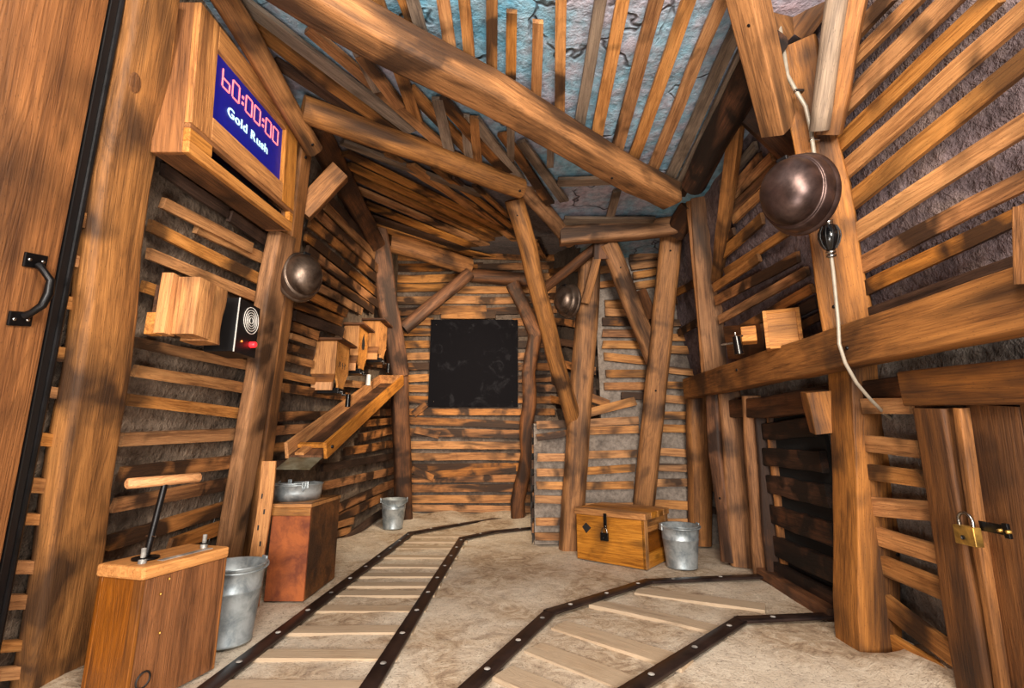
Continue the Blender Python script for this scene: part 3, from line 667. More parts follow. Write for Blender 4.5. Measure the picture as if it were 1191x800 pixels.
Mh = basis(-dy, nR, hs)
hp = MB().box((.02, 0, 0), (.11, .035, .006)).box((.075, 0, .006), (.02, .05, .012)).obj('hasp', 'black_metal', door2, Mh, .002)
for dx in (.06, .09): MB().lathe([(.0001, .014), (.006, .012), (.007, 0)], 8, Matrix.Translation((dx, 0, .01))).obj('rivet', 'brass', hp)
def padlock(label, Mx, w, h, d, body, group=None):      # local x right, z up, y into the scene
    r = thing('padlock', label, 'padlock', Mx, group)
    MB().box((0, 0, h / 2), (w, d, h)).obj('body', body, r, None, .003)
    q = [(-w * .34, 0, h)] + [(w * .34 * -math.cos(math.pi * k / 8), 0, h * 1.25 + w * .34 * math.sin(math.pi * k / 8)) for k in range(9)] + [(w * .34, 0, h)]
    MB().tube(q, d * .2, 8).obj('shackle', 'chrome', r)
    MB().lathe([(.0001, 0), (w * .09, .001), (w * .09, .004)], 10, Matrix.Translation((0, -d / 2 - .002, h * .4)) @ Matrix.Rotation(math.pi / 2, 4, 'X')).obj('keyhole', 'black', r)
    return r
pl = xr(1128, 634, .175); zx = V((0, 0, 1)).cross(nR).normalized()
padlock('brass padlock hanging on the hasp of the right door', basis(-zx if (-zx).y < 0 else zx, (0, 0, 1), pl), .088, .068, .03, 'brass')

# ------------------------------------------------------------------ hatch
hatch = struct(bpy.data.objects.new('door_3', None)); COL.objects.link(hatch)
c = [RL.hit(907, 470)[0], RL.hit(984, 470)[0], RL.hit(1010, 720)[0], RL.hit(890, 660)[0]]
b0 = RL.hit(905, 664)[0]; b1 = RL.hit(1006, 740)[0]; b0 = b0 - upR * (b0.z / upR.z); b1 = b1 - upR * (b1.z / upR.z); dh = (b1 - b0).normalized(); nh = upR.cross(dh); nh = nh if nh.x < 0 else -nh
Lh = (b1 - b0).length
bar_mesh(Lh, 1.2, .02, 0, 1, 0, 0, 1).obj('backing', 'void_black', hatch, basis(dh, nh, b0 + upR * .60 + nh * .012))  # black sheet stands in for the darkness behind the plank gaps
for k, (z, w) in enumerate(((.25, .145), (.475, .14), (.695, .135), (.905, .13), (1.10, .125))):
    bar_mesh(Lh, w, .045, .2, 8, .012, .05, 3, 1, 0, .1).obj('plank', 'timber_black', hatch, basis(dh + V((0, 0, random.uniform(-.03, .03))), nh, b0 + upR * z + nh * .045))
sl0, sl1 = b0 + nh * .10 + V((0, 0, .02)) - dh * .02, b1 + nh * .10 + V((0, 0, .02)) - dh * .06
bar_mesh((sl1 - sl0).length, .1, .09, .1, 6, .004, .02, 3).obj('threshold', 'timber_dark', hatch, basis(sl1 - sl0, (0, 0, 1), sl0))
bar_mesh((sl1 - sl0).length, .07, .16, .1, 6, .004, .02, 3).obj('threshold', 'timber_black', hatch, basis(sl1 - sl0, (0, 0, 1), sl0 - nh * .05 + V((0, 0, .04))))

# ------------------------------------------------------------------ rails
def rail(label, pts, w=.078):
    P3 = [at(x, y, Z=.012) for x, y in pts]
    r = thing('rail', label, 'rail', Matrix.Translation(P3[0]), 'flat steel rails let into the floor')
    for i in range(len(P3) - 1):
        a, b = P3[i] - P3[0], P3[i + 1] - P3[0]; d = (b - a).normalized(); L = (b - a).length
        a2 = a - d * (.02 if i else 0); L += .04
        bar_mesh(L, w, .016, .1, 3, .0, .0, 1).obj('plate', 'rail', r, basis(d, (0, 0, 1), a2 + V((0, 0, .0015 * (i % 2)))))
        n = max(1, int(L / .34))
        for k in range(n):
            q = a + d * (L * (k + .5) / n)
            MB().lathe([(.0001, .013), (.011, .0125), (.015, .009)], 10, Matrix.Translation(q + V((0, 0, .002)))).obj('bolt', 'rivet', r)
rail('long steel rail strip nearest the left wall, bending right at the chalkboard', [(176, 850), (478, 620), (520, 612), (570, 604), (640, 598)])
rail('steel rail strip second from the left wall, bending right into the alcove', [(395, 855), (538, 626), (575, 618), (630, 613)])
rail('steel rail strip bending round towards the foot of the hatch, nearer the chest', [(487, 855), (640, 712), (755, 676), (912, 669)])
rail('short steel rail strip ending at the heavy square post', [(650, 855), (862, 721), (1000, 715)])
# ------------------------------------------------------------------ countdown display on the left wall
OFF = .30
DX = -1.36
q = {k: at(*v, X=DX) for k, v in dict(tl=(236, 7), bl=(211, 174), tr=(346, 149), br=(337, 267)).items()}
ex = ((q['br'] - q['bl']) + (q['tr'] - q['tl'])).normalized()
ez = ((q['tl'] - q['bl']) + (q['tr'] - q['br'])); ez = (ez - ex * ez.dot(ex)).normalized(); en = ez.cross(ex); en = en if en.x > 0 else -en
W = ((q['br'] - q['bl']).length + (q['tr'] - q['tl']).length) / 2; Hh = ((q['tl'] - q['bl']).length + (q['tr'] - q['br']).length) / 2
cen = sum(q.values(), V()) / 4
O = cen - ex * (W / 2) - ez * (Hh / 2)
# local axes: x along the wall, y up, z out of the wall
T = thing('countdown_display', 'wooden wall box with blue countdown screen high on the left wall', 'display', basis(ex, en, O))
if (T.matrix_basis.to_3x3() @ V((0, 1, 0))).dot(ez) < 0: print('display flipped')
dep = .15
Mi = T.matrix_basis.inverted()
scr = []
for (px, py) in ((253, 59), (332, 152), (326, 213), (243, 133)):
    p = at(px, py, X=DX); scr.append(Mi @ p)
sx0 = (scr[0].x + scr[3].x) / 2; sx1 = (scr[1].x + scr[2].x) / 2; sy1 = (scr[0].y + scr[1].y) / 2; sy0 = (scr[2].y + scr[3].y) / 2
print('display', W, Hh, 'screen', sx0, sx1, sy0, sy1)
slot_h = max(.09, sy0 - .12); slot_h = min(slot_h, sy0 * .52)
def lbar(x0, y0, x1, y1, z0, z1, name, mat, grain='x', parent=T, bev=.004):
    w, h = abs(x1 - x0), abs(y1 - y0); L = w if grain == 'x' else h
    d = V((1, 0, 0)) if grain == 'x' else V((0, 1, 0))
    st = V((min(x0, x1), (y0 + y1) / 2, (z0 + z1) / 2)) if grain == 'x' else V(((x0 + x1) / 2, min(y0, y1), (z0 + z1) / 2))
    return MB().box((L / 2, 0, 0), (L, h if grain == 'x' else w, z1 - z0)).obj(name, mat, parent, basis(d, (0, 0, 1), st), bev)
lbar(0, 0, .025, Hh, -dep, -.02, 'side_panel', 'door', 'y'); lbar(W - .025, 0, W, Hh, -dep, -.02, 'side_panel', 'door', 'y')
lbar(.025, Hh - .025, W - .025, Hh, -dep, -.02, 'top_panel', 'door'); lbar(.025, .0, W - .025, .025, -dep, -.02, 'bottom_panel', 'door_dark')
lbar(.025, .025, W - .025, Hh - .025, -dep, -dep + .015, 'back_panel', 'door_dark')
lbar(0, slot_h + .012, sx0, Hh, -.02, .012, 'frame_board', 'hopper', 'y'); lbar(sx1, slot_h + .012, W, Hh, -.02, .012, 'frame_board', 'hopper', 'y')
lbar(sx0, sy1, sx1, Hh, -.02, .012, 'frame_board', 'hopper'); lbar(sx0, slot_h + .012, sx1, sy0, -.02, .012, 'frame_board', 'hopper')
fy = slot_h * .44
lbar(0, 0, W, fy, -.02, .010, 'slot_board', 'hopper'); lbar(0, slot_h - .01, W, slot_h + .012, -.02, .008, 'slot_board', 'door')
lbar(0, fy, W * .16, slot_h - .01, -.02, .010, 'slot_board', 'hopper'); lbar(W * .95, fy, W, slot_h - .01, -.02, .010, 'slot_board', 'hopper')
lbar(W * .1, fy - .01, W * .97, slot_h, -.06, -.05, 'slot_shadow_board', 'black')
S = lbar(sx0 - .004, sy0 - .004, sx1 + .004, sy1 + .004, -.025, -.012, 'screen', 'screen', 'x', T, 0)
sw, sh = sx1 - sx0, sy1 - sy0
# seven-segment digits; screen's local x along, y up, z out
Si = S.matrix_basis.inverted()
SEG = {'6': 'cdefg', '0': 'abcdef'}
def digit(ch, x, y, w, h):
    t = w * .14; mb = MB(); g = t * .25
    R = {'a': (x + w / 2, y + h, w - t, t), 'd': (x + w / 2, y, w - t, t), 'g': (x + w / 2, y + h / 2, w - t, t),
         'f': (x, y + h * .75, t, h / 2 - g), 'b': (x + w, y + h * .75, t, h / 2 - g), 'e': (x, y + h * .25, t, h / 2 - g), 'c': (x + w, y + h * .25, t, h / 2 - g)}
    for s_ in SEG[ch]:
        cx, cy, a, b = R[s_]; mb.box((cx, cy, 0), (a, b, .003))
    return mb.obj('digit', 'digit', S, Si @ Matrix.Translation((sx0, sy0, -.010)))
def dots(x, y, h):
    mb = MB(); r = sw * .022
    for k in (.25, .62): mb.box((x, y + h * k, 0), (r, r, .003))
    mb.obj('colon', 'digit', S, Si @ Matrix.Translation((sx0, sy0, -.010)))
dw = sw * .085; dh_ = sh * .26; y0 = sh * .62; x = sw * .12
for tok in '60:00:00':
    if tok == ':': dots(x + sw * .012, y0, dh_); x += sw * .055
    else: digit(tok, x, y0, dw, dh_); x += sw * .122
def glyph(ch):
    cu = bpy.data.curves.new('letter', 'FONT'); cu.body = ch; cu.size = sh * .20; cu.extrude = .001; cu.offset = .0014
    to = bpy.data.objects.new('letter_curve', cu); COL.objects.link(to); bpy.context.view_layer.update()
    me = bpy.data.meshes.new_from_object(to.evaluated_get(bpy.context.evaluated_depsgraph_get())); bpy.data.objects.remove(to)
    me.materials.clear(); me.materials.append(M['caption']); return me
gs = []; gx_ = 0.0
for ch in 'Gold Rush':
    if ch == ' ': gx_ += sh * .07; continue
    me = glyph(ch); x0_ = min(v.co.x for v in me.vertices); x1_ = max(v.co.x for v in me.vertices)
    gs.append((me, gx_ - x0_)); gx_ += x1_ - x0_ + sh * .022
sc = sw * .58 / gx_
for me, dx in gs:
    link('letter', me, S, Si @ Matrix.Translation((sx0 + sw * .20 + dx * sc, sy0 + sh * .29, -.009)) @ Matrix.Diagonal((sc, 1, 1, 1)))

# ------------------------------------------------------------------ speaker panel and wood block on the left wall
def wallframe(P, px, py, off):
    p, n = P.hit(px, py); p = onwall(P, px, py, off)
    a, _ = P.hit(px + 6, py); x = V((0, 1, 0)); x = (x - n * x.dot(n)).normalized()
    return basis(x, n, p)                      # x runs away along the wall, y up (left wall), z out
Bq = [at(*p, X=-1.50) for p in ((276, 347), (301, 357), (297, 416), (271, 410))]
ctr = sum(Bq, V()) / 4; pw = ((Bq[1] - Bq[0]).length + (Bq[2] - Bq[3]).length) / 2; ph = ((Bq[3] - Bq[0]).length + (Bq[2] - Bq[1]).length) / 2
Fm = basis(V((0, 1, 0)), (1, 0, 0), ctr)
sgn = 1 if (Fm.to_3x3() @ V((0, 1, 0))).z > 0 else -1
if sgn < 0: print('wall frame y is down')
P_ = thing('speaker_panel', 'black boxed speaker panel with white ring grille and red light', 'speaker', Fm)
MB().box((0, 0, -.075), (pw, ph, .16)).obj('housing', 'black', P_, None, .003)
MB().box((-pw / 2 + .003, 0, .007), (.005, ph, .004)).obj('edge_line', 'white', P_)
for k, r in enumerate((.16, .31, .46, .61, .78)):
    R = pw * .33 * r / .78; mb = MB(); n = 36
    mb.lathe([(R, .0065), (R, .0085), (R + pw * .02, .0085), (R + pw * .02, .0065)], n, Matrix.Translation((pw * .12, ph * .18, 0)))
    mb.obj('grille_ring', 'white', P_)
MB().lathe([(.017, .004), (.017, .03), (.012, .036), (.0001, .038)], 20, Matrix.Translation((pw * .22, -ph * .27, 0))).obj('red_button', 'red_led', P_)
MB().lathe([(.006, .004), (.006, .010), (.0001, .011)], 12, Matrix.Translation((-pw * .2, -ph * .27, 0))).obj('pilot_lamp', 'amber_led', P_)
# the stepped block
f0, f1 = at(229, 358, X=-1.44), at(264, 362, X=-1.44); Ln = f1.y - f0.y
WB = thing('wood_block', 'rough stepped wooden block left of the black speaker panel', 'block', basis(V((0, 1, 0)), (1, 0, 0), V((-1.44, f0.y, at(229, 356, X=-1.44).z))))
# local x away along the wall, y up, z into the room
bar_mesh(.27, .12, .10, .05, 8, .003, .03, 3, 1, 0, .05).obj('main_block', 'hopper', WB, basis((0, 1, 0), (0, 0, 1), (.055, -.13, -.05)))
bar_mesh(.28, Ln - .10, .13, .12, 12, .006, .05, 3, 1, 0, .2).obj('rough_block', 'hopper', WB, basis((0, 1, 0), (0, 0, 1), (.115 + (Ln - .11) / 2, -.135, -.075)))
bar_mesh(.28, .07, .05, .05, 5, .002, .03, 3, 1, 0, .04).obj('end_strip', 'hopper', WB, basis((0, 1, 0), (0, 0, 1), (-.01, -.135, -.125)))
MB().box((0, 0, 0), (.16, .22, .08)).obj('mounting_board', 'timber_dark', WB, Matrix.Translation((.10, .0, -.18)), .003)
MB().box((0, 0, 0), (.05, .1, .05)).obj('foot_chip', 'hopper', WB, Matrix.Translation((-.02, -.09, -.165)), .003)

# ------------------------------------------------------------------ helmets used as lamp shades
def helmet(label, c, axis, upv, r, hm='helmet'):
    # local: z = dome direction, x = up of the helmet as hung
    Mx = basis(upv, axis, c)
    T = thing('miner_helmet', label, 'helmet', Mx, 'metal miner helmets on the posts')
    prof = [(r * .93, -.012), (r * .97, .0), (r * .97, r * .12), (r * .955, r * .24), (r * .93, r * .33), (r * .915, r * .375), (r * .895, r * .415), (r * .865, r * .425), (r * .845, r * .41)]
    prof += [(r * .835 * math.cos(math.radians(k)), r * (.40 + .68 * math.sin(math.radians(k)))) for k in (8, 18, 28, 38, 48, 58, 68, 78, 86)] + [(.0001, r * 1.08)]
    D12 = Matrix.Diagonal((1.14, 1.0, 1.0, 1))
    MB().lathe(prof, 44, D12).obj('shell', hm, T)
    MB().lathe([(r * .92, -.02), (r * 1.01, -.022), (r * 1.035, -.012), (r * 1.01, .0), (r * .95, .012)], 44, D12).obj('brim', hm, T)
    mb = MB(); mb.box((r * 1.0, 0, r * .34), (.022, .05, .05)); mb.obj('lamp_bracket', 'black_metal', T, None, .005)
    MB().lathe([(.0001, -.03), (r * .9, -.03), (r * .9, -.018)], 32, Matrix.Diagonal((1.1, 1.0, 1.0, 1)).to_4x4()).obj('lining', 'black', T)
    return T
hc = onwall(LN, 348, 322, .19)
helmet('dented metal miner helmet on the narrow left board', hc, V((.78, -.62, .05)), V((0, .05, 1)), .15)
helmet('bronze miner helmet on the round post beyond the slanted prop', at(662, 350, t=4.55), V((-.8, -.6, .05)), V((0, 0, 1)), .142)
helmet('large dark metal miner helmet on the right lamp post', at(930, 226, t=2.12), V((-.86, -.5, -.12)), V((-.12, .0, 1)), .158, 'helmet_dark')

# ------------------------------------------------------------------ cord with squeeze bulb on the lamp post
def cpt(px, py, t): return at(px, py, t=t)
cp = [(905, 20, 2.38), (912, 62, 2.34), (916, 88, 2.32), (926, 106, 2.29), (937, 124, 2.29), (943, 150, 2.29), (947, 180, 2.28), (951, 212, 2.26), (958, 240, 2.22), (964, 262, 2.2)]
c2 = [(966, 292, 2.2), (969, 315, 2.2), (972, 345, 2.22), (975, 375, 2.2), (976, 400, 2.18), (983, 422, 2.17), (996, 445, 2.17), (1012, 464, 2.19), (1028, 480, 2.3), (1048, 496, 2.45)]
root = at(964, 262, t=2.2)
CT = thing('bulb_cord', 'grey cord with black squeeze bulb hanging down the right lamp post', 'cord', Matrix.Translation(root))
MB().tube([cpt(*p) - root for p in cp], .0095, 8).obj('upper_cord', 'cord', CT)
MB().tube([cpt(*p) - root for p in c2], .008, 8).obj('lower_cord', 'cord', CT)
b0, b1 = at(963, 256, t=2.2) - root, at(967, 300, t=2.2) - root
Mb = basis((b1 - b0).cross(V((0, 1, 0))), b1 - b0, b0); L = (b1 - b0).length
mb = MB(); mb.lathe([(.016, L * .1), (.03, L * .16), (.042, L * .32), (.044, L * .45), (.036, L * .62), (.022, L * .76), (.018, L * .8)], 24, Mb)
bo = mb.obj('bulb', 'black_gloss', CT)
for k in range(10):
    a = 2 * math.pi * k / 10
    MB().tube([Mb @ V((r_ * math.cos(a), r_ * math.sin(a), L * z_)) for r_, z_ in ((.03, .16), (.0425, .32), (.0445, .45), (.0365, .62), (.022, .76))], .003, 6).obj('rib', 'black', bo)
for z_ in (.0, .08, .8, .9):
    MB().lathe([(.012, L * z_), (.021, L * z_ + .002), (.021, L * z_ + .014), (.012, L * z_ + .016)], 16, Mb).obj('collar', 'chrome', CT)
for px, py in ((929, 106), (947, 163)):
    p = at(px, py, t=2.29) - root
    MB().box(p, (.045, .02, .014)).obj('cable_clip', 'chrome', CT, None, .003)

# ------------------------------------------------------------------ crank box on the right wall
def rwframe(px, py, off):
    n = RU.hit(px, py)[1]; return basis(V((0, -1, 0)), n, onwall(RU, px, py, off))     # x towards the camera, y up?, z out
cbp = at(913, 405, t=2.84); nrm = V((-.45, -.89, 0)).normalized()
CB = thing('crank_box', 'small wooden crank box on a backboard above the long rail', 'crank box', basis(V((0, 0, 1)).cross(-nrm) * -1, (0, 0, 1), cbp))
CI = CB.matrix_basis.inverted()
xs = (CI.to_3x3() @ nrm); sy = 1 if xs.y > 0 else -1        # sign of local y that looks at the room
MB().box((0, -sy * .10, .125), (.185, .20, .235)).obj('box', 'hopper', CB, None, .004)
for sx in (-1, 1): MB().box((sx * .088, sy * .003, .125), (.022, .012, .235)).obj('front_edge', 'hopper', CB, None, .002)
MB().box((0, sy * .003, .232), (.156, .012, .02)).obj('front_edge', 'hopper', CB, None, .002); MB().box((0, sy * .003, .012), (.156, .012, .02)).obj('front_edge', 'hopper', CB, None, .002)
g0, g1 = CI @ onwall(RU, 890, 398, .05), CI @ onwall(RU, 846, 398, .05)
nw = CI.to_3x3() @ NR
bar_mesh((g1 - g0).length, .27, .03, .05, 3, 0, 0, 2).obj('backboard', 'timber_dark', CB, basis(g1 - g0, nw, g0))
kc = CI @ at(871, 390, t=2.95)
kb = MB().box((0, 0, 0), (.085, .12, .095)).obj('axle_block', 'hopper', CB, Matrix.Translation(kc), .005)
MB().tube([(-.03, sy * .05, -.01), (-.075, sy * .08, -.02), (-.075, sy * .08, .01)], .008, 8).obj('crank_rod', 'chrome', kb)
MB().tube([(-.07, sy * .085, -.02), (-.062, sy * .085, -.13)], [.024, .03], 14).obj('crank_grip', 'black_gloss', kb)
MB().tube([(-.16, sy * .06, -.055), (-.07, sy * .085, -.055)], .008, 8).obj('crank_pin', 'chrome', kb)

# ------------------------------------------------------------------ hoppers above the trough
def hopper(label, px, py_top, py_bot, t, X1, depthY, flame=False, marks=False):
    p_top = at(px, py_top, t=t); p_bot = at(px, py_bot, t=t)
    H_ = p_top.z - p_bot.z; w = .215
    T = thing('ore_hopper', label, 'hopper', Matrix.Translation((X1, p_bot.y, p_bot.z)), 'crank hoppers over the trough')
    # local: x right (room side at 0), y away, z up; body spans x -w..0, y 0..depthY
    b = H_
    MB().box((0, 0, 0), (b * .66, w, .018)).obj('front_panel', 'hopper', T, basis((0, 0, 1), (0, -1, 0), (-w / 2, .0, b * .67)), .003)
    MB().prism([(-w, b * .34), (0, b * .34), (-.02, b * .16), (-w + .05, b * .16)], .0, .016, (V((1, 0, 0)), V((0, 0, 1)), V((0, 1, 0)))).obj('taper_panel', 'door', T)
    MB().box((0, 0, 0), (b * .16, w - .03, .02)).obj('foot_board', 'pine', T, basis((0, 0, 1), (0, -1, 0), (-w / 2, .0, b * .10)), .003)
    D_ = depthY
    poly = [(0, b), (D_, b), (D_, b * .42), (D_ * .72, b * .16), (D_ * .72, .03), (D_ * .28, .03), (D_ * .28, b * .16), (0, b * .42)]
    sp = MB().prism(poly, -.018, .0, (V((0, 1, 0)), V((0, 0, 1)), V((1, 0, 0)))).obj('side_panel', 'hopper' if not marks else 'pine', T)
    MB().prism(poly, -w, -w + .018, (V((0, 1, 0)), V((0, 0, 1)), V((1, 0, 0)))).obj('side_panel', 'hopper', T)
    MB().box((-w / 2, D_, b * .7), (w, .018, b * .6)).obj('back_panel', 'hopper', T)
    MB().box((-w / 2 + .02, D_ / 2 - .01, b + .012), (w + .08, D_ + .10, .022)).obj('lid', 'timber_dark', T, None, .003)
    MB().box((-w / 2 + .01, D_ / 2 - .02, .012), (w + .02, D_ * .6, .05)).obj('base_plate', 'black_metal', T, None, .003)
    for k in range(3): MB().lathe([(.0001, 0), (.007, .002), (.008, .008)], 8, Matrix.Translation((-w + .05 + k * .06, D_ / 2 - .02 - D_ * .3 - .006, .02)) @ Matrix.Rotation(-math.pi / 2, 4, 'X')).obj('screw', 'chrome', T)
    cr = MB().tube([(.0, D_ * .4, .01), (.03, D_ * .4, .01), (.03, D_ * .4, -.02), (.09, D_ * .4, -.02)], .009, 8).obj('crank_rod', 'chrome', T)
    MB().tube([(.085, D_ * .4, -.015), (.085, D_ * .4, -.125)], [.02, .024], 12).obj('crank_grip', 'black_gloss' if not flame else 'white', cr)
    if flame:
        pf = [(.0, .0), (.03, .012), (.042, .05), (.035, .085), (.015, .11), (.008, .15), (-.01, .115), (-.03, .08), (-.036, .04), (-.024, .01)]
        MB().prism([(D_ * .48 + a * 1.3, b * .52 + c_ * 1.2) for a, c_ in pf], .0, .002, (V((0, 1, 0)), V((0, 0, 1)), V((1, 0, 0)))).obj('flame_mark', 'mark', sp)
    if marks:
        for k, (a0, a1) in enumerate((((.2, .5), (.28, .62)), ((.28, .62), (.36, .52)), ((.5, .5), (.5, .62)), ((.45, .58), (.56, .56)), ((.68, .5), (.68, .62)), ((.64, .56), (.76, .6)))):
            MB().tube([(.001, D_ * a0[0], b * a0[1]), (.001, D_ * a1[0], b * a1[1])], .003, 6).obj('scratched_mark', 'mark', sp)
    return T
hopper('nearest wooden crank hopper over the trough, scratched marks on its pale side', 374, 394, 455, 4.1, -1.545, .32, marks=True)
hopper('middle wooden crank hopper with a black flame mark on its side', 405, 376, 432, 4.72, -1.55, .30, flame=True)
hopper('farthest wooden crank hopper, beside the scorched corner post', 430, 371, 419, 5.3, -1.50, .30)

# ------------------------------------------------------------------ trough
a = V((-1.535, 3.62, .90)); b = V((-1.50, 5.85, 1.72)); d = (b - a).normalized(); L = (b - a).length
TR = thing('sluice_trough', 'sloping open wooden trough fixed to the left wall below the hoppers', 'trough', basis(d, (0, -.3, 1), a))
tw = .29
MB().box((0, 0, 0), (L, tw - .04, .02)).obj('trough_floor', 'timber_dark', TR, Matrix.Translation((L / 2, 0, 0)))
for sy in (-1, 1):
    MB().box((0, 0, 0), (L, .026, .125)).obj('side_board', 'hopper', TR, Matrix.Translation((L / 2, sy * tw / 2, .045)), .004)
MB().box((0, 0, 0), (.026, tw, .12)).obj('end_board', 'hopper', TR, Matrix.Translation((L - .01, 0, .05)), .004)
MB().box((0, 0, 0), (.30, tw - .05, .006)).obj('metal_lip', 'zinc', TR, Matrix.Translation((-.06, 0, -.008)))
MB().box((0, 0, 0), (.05, tw - .04, .03)).obj('cross_batten', 'hopper', TR, Matrix.Translation((.16, 0, .03)), .004)
MB().box((0, 0, 0), (.16, .07, .02)).obj('splash_batten', 'hopper', TR, Matrix.Translation((.08, .05, .02)), .003)
for sy in (-1, 1): MB().lathe([(.0001, .02), (.012, .018), (.012, 0)], 10, Matrix.Translation((.09, sy * (tw / 2 + .01), .045)) @ Matrix.Rotation(-sy * math.pi / 2, 4, 'X')).obj('bolt', 'black_metal', TR)

# ------------------------------------------------------------------ buckets
def bucket(label, x, y, rim, base, h, z=0, ang=0, handle='down', hd=.0):
    T = thing('bucket', label, 'bucket', rotz(ang, (x, y, z)), 'galvanised buckets')
    t = .004
    prof = [(.0001, .012), (base - t, .012), (base, .0), (base + .003, .004), (base, .012)]
    def rr(u): return base + (rim - base) * u
    prof += [(rr(.3), h * .3), (rr(.66), h * .66), (rr(.67) + .004, h * .675), (rr(.68), h * .69), (rr(.97), h * .97), (rim + .007, h * .985), (rim + .006, h), (rim - t, h - .002), (rr(.5) - t, h * .5), (base - t, .012)]
    MB().lathe(prof, 40).obj('pail', 'galv', T)
    for s_ in (-1, 1): MB().box((s_ * (rim + .006), 0, h - .015), (.012, .05, .055)).obj('ear', 'galv', T, None, .004)
    ang_ = math.radians(hd)
    path = []
    for k in range(21):
        a = math.pi * k / 20; xx = (rim + .01) * math.cos(a); rr_ = (rim + .02) * math.sin(a)
        path.append((xx, -rr_ * math.cos(ang_), h - .005 + rr_ * math.sin(ang_)))
    MB().tube(path, .005, 8).obj('bail_handle', 'galv', T)
    return T
bucket('tall galvanised bucket beside the plunger box', -1.475, 2.70, .152, .118, .375, hd=-6, ang=.9)
bucket('small galvanised bucket at the foot of the scorched corner post', -1.43, 6.0, .15, .115, .34, hd=-25, ang=.3)
bucket('galvanised bucket right of the wooden chest', 1.405, 4.20, .155, .122, .33, hd=-4, ang=.1)

# ------------------------------------------------------------------ rusty stand with basin
sx0_, sx1_, sy0_, sy1_, sz = -1.60, -1.345, 3.32, 3.87, .60
ST = thing('rusty_stand', 'rust-brown box stand below the trough with a basin on top', 'stand', Matrix.Translation((sx0_, sy0_, 0)))
w, d_ = sx1_ - sx0_, sy1_ - sy0_
MB().box((w / 2, .01, sz / 2), (w, .02, sz)).obj('front_sheet', 'rust', ST, None, .004)
MB().box((w - .01, d_ / 2 + .01, sz / 2), (.02, d_ - .02, sz)).obj('side_board', 'door_dark', ST, None, .004)
MB().box((.01, d_ / 2 + .01, sz / 2), (.02, d_ - .02, sz)).obj('side_board', 'door_dark', ST, None, .004)
MB().box((w / 2, d_ - .01, sz / 2), (w - .04, .02, sz)).obj('back_board', 'door_dark', ST)
MB().box((w / 2, d_ / 2, sz - .012), (w + .012, d_ + .012, .024)).obj('top_board', 'chest', ST, None, .004)
MB().box((w / 2, -.004, sz - .05), (w + .006, .012, .05)).obj('trim_board', 'chest', ST, None, .003)
BS = thing('basin', 'low galvanised basin sitting on the rusty stand under the trough', 'basin', Matrix.Translation((-1.56, 3.60, sz)))
Dg = Matrix.Diagonal((1.12, 1.3, .9, 1))
MB().lathe([(.0001, .008), (.132, .008), (.136, .0), (.139, .06), (.143, .115), (.148, .118), (.146, .125), (.138, .12), (.128, .05), (.12, .012)], 40, Dg).obj('pan', 'galv', BS)
for s_ in (-1, 1):
    MB().box((.09 * s_ if s_ < 0 else .11, -.13 if s_ > 0 else .05, .11), (.03, .012, .05)).obj('ear', 'galv', BS, None, .004)
MB().tube([(.11, -.14, .13), (.112, -.15, .105), (.10, -.155, .07), (.088, -.15, .105), (.09, -.14, .13)], .005, 8).obj('ring_handle', 'galv', BS)
MB().tube([(.126 * math.cos(a), .184 * math.sin(a), .128 + .01 * math.sin(a)) for a in [math.pi * (1.05 + .9 * k / 16) for k in range(17)]], .005, 8).obj('bail_handle', 'galv', BS)
pb0, pb1 = at(292, 705, t=2.95), at(313, 536, t=3.12)
o = timber('slotted_board', 'narrow upright board with slots between post and rusty stand', pb0, pb1, .085, .03, V((.2, -1, 0)), mat='hopper', rnd=.1, cat='board', dent=.02)
Lp = (pb1 - pb0).length
for k in range(7): MB().box((Lp * (.2 + .11 * k), -.012 + .024 * (k % 2), .0155), (.03, .009, .003)).obj('slot', 'mark', o)

# ------------------------------------------------------------------ plunger box
fc = V((-1.452, 2.01, 0)); rc = V((-1.35, 2.39, 0)); lc = V((-1.676, 2.08, 0))
u = (rc - fc).normalized(); wv = V((u.y * -1, u.x, 0)); wv = wv if wv.dot(lc - fc) > 0 else -wv
PW, PD, PH = (rc - fc).length, .232, .515
PX = thing('plunger_box', 'varnished wooden blasting box with T-handle plunger by the left post', 'plunger box', basis(u, (0, 0, 1), fc))
s_ = 1 if (PX.matrix_basis.to_3x3() @ V((0, 1, 0))).dot(wv) > 0 else -1
hb = PH - .045
def vb(name, x, y, w, d, z0, z1, mat, bev=.003):     # vertical-grained board
    return MB().box((0, 0, 0), (z1 - z0, w, d)).obj(name, mat, PX, basis((0, 0, 1), (0, -1, 0), (x, s_ * y, (z0 + z1) / 2)), bev)
vb('side_panel', PW / 2, .011, PW, .022, 0, hb, 'varnish')
vb('side_panel', PW / 2, PD - .011, PW, .022, 0, hb, 'varnish')
vb('end_panel', .011, PD / 2, .022, PD - .046, 0, hb, 'varnish'); vb('end_panel', PW - .011, PD / 2, .022, PD - .046, 0, hb, 'varnish')
vb('corner_batten', .004, .018, .016, .04, 0, hb, 'door'); vb('corner_batten', PW + .001, .012, .012, .026, 0, hb, 'door')
MB().box((PW / 2, s_ * PD / 2, PH - .02), (PW + .018, PD + .018, .05)).obj('lid', 'pine', PX, None, .01)
zt = PH + .005
pr = MB().lathe([(.0001, .0), (.05, .0), (.05, .008), (.02, .010)], 24, Matrix.Translation((PW * .26, s_ * PD * .55, zt))).obj('plunger_flange', 'black_metal', PX)
rx, ry = PW * .26, s_ * PD * .55
rod = MB().tube([(rx, ry, zt), (rx + .03, ry - s_ * .01, zt + .305)], .013, 12).obj('plunger_rod', 'black_metal', PX)
MB().tube([(rx + .005, ry - .03, zt + .09), (rx + .005, ry + .02, zt + .09)], .004, 8).obj('cotter_pin', 'chrome', rod)
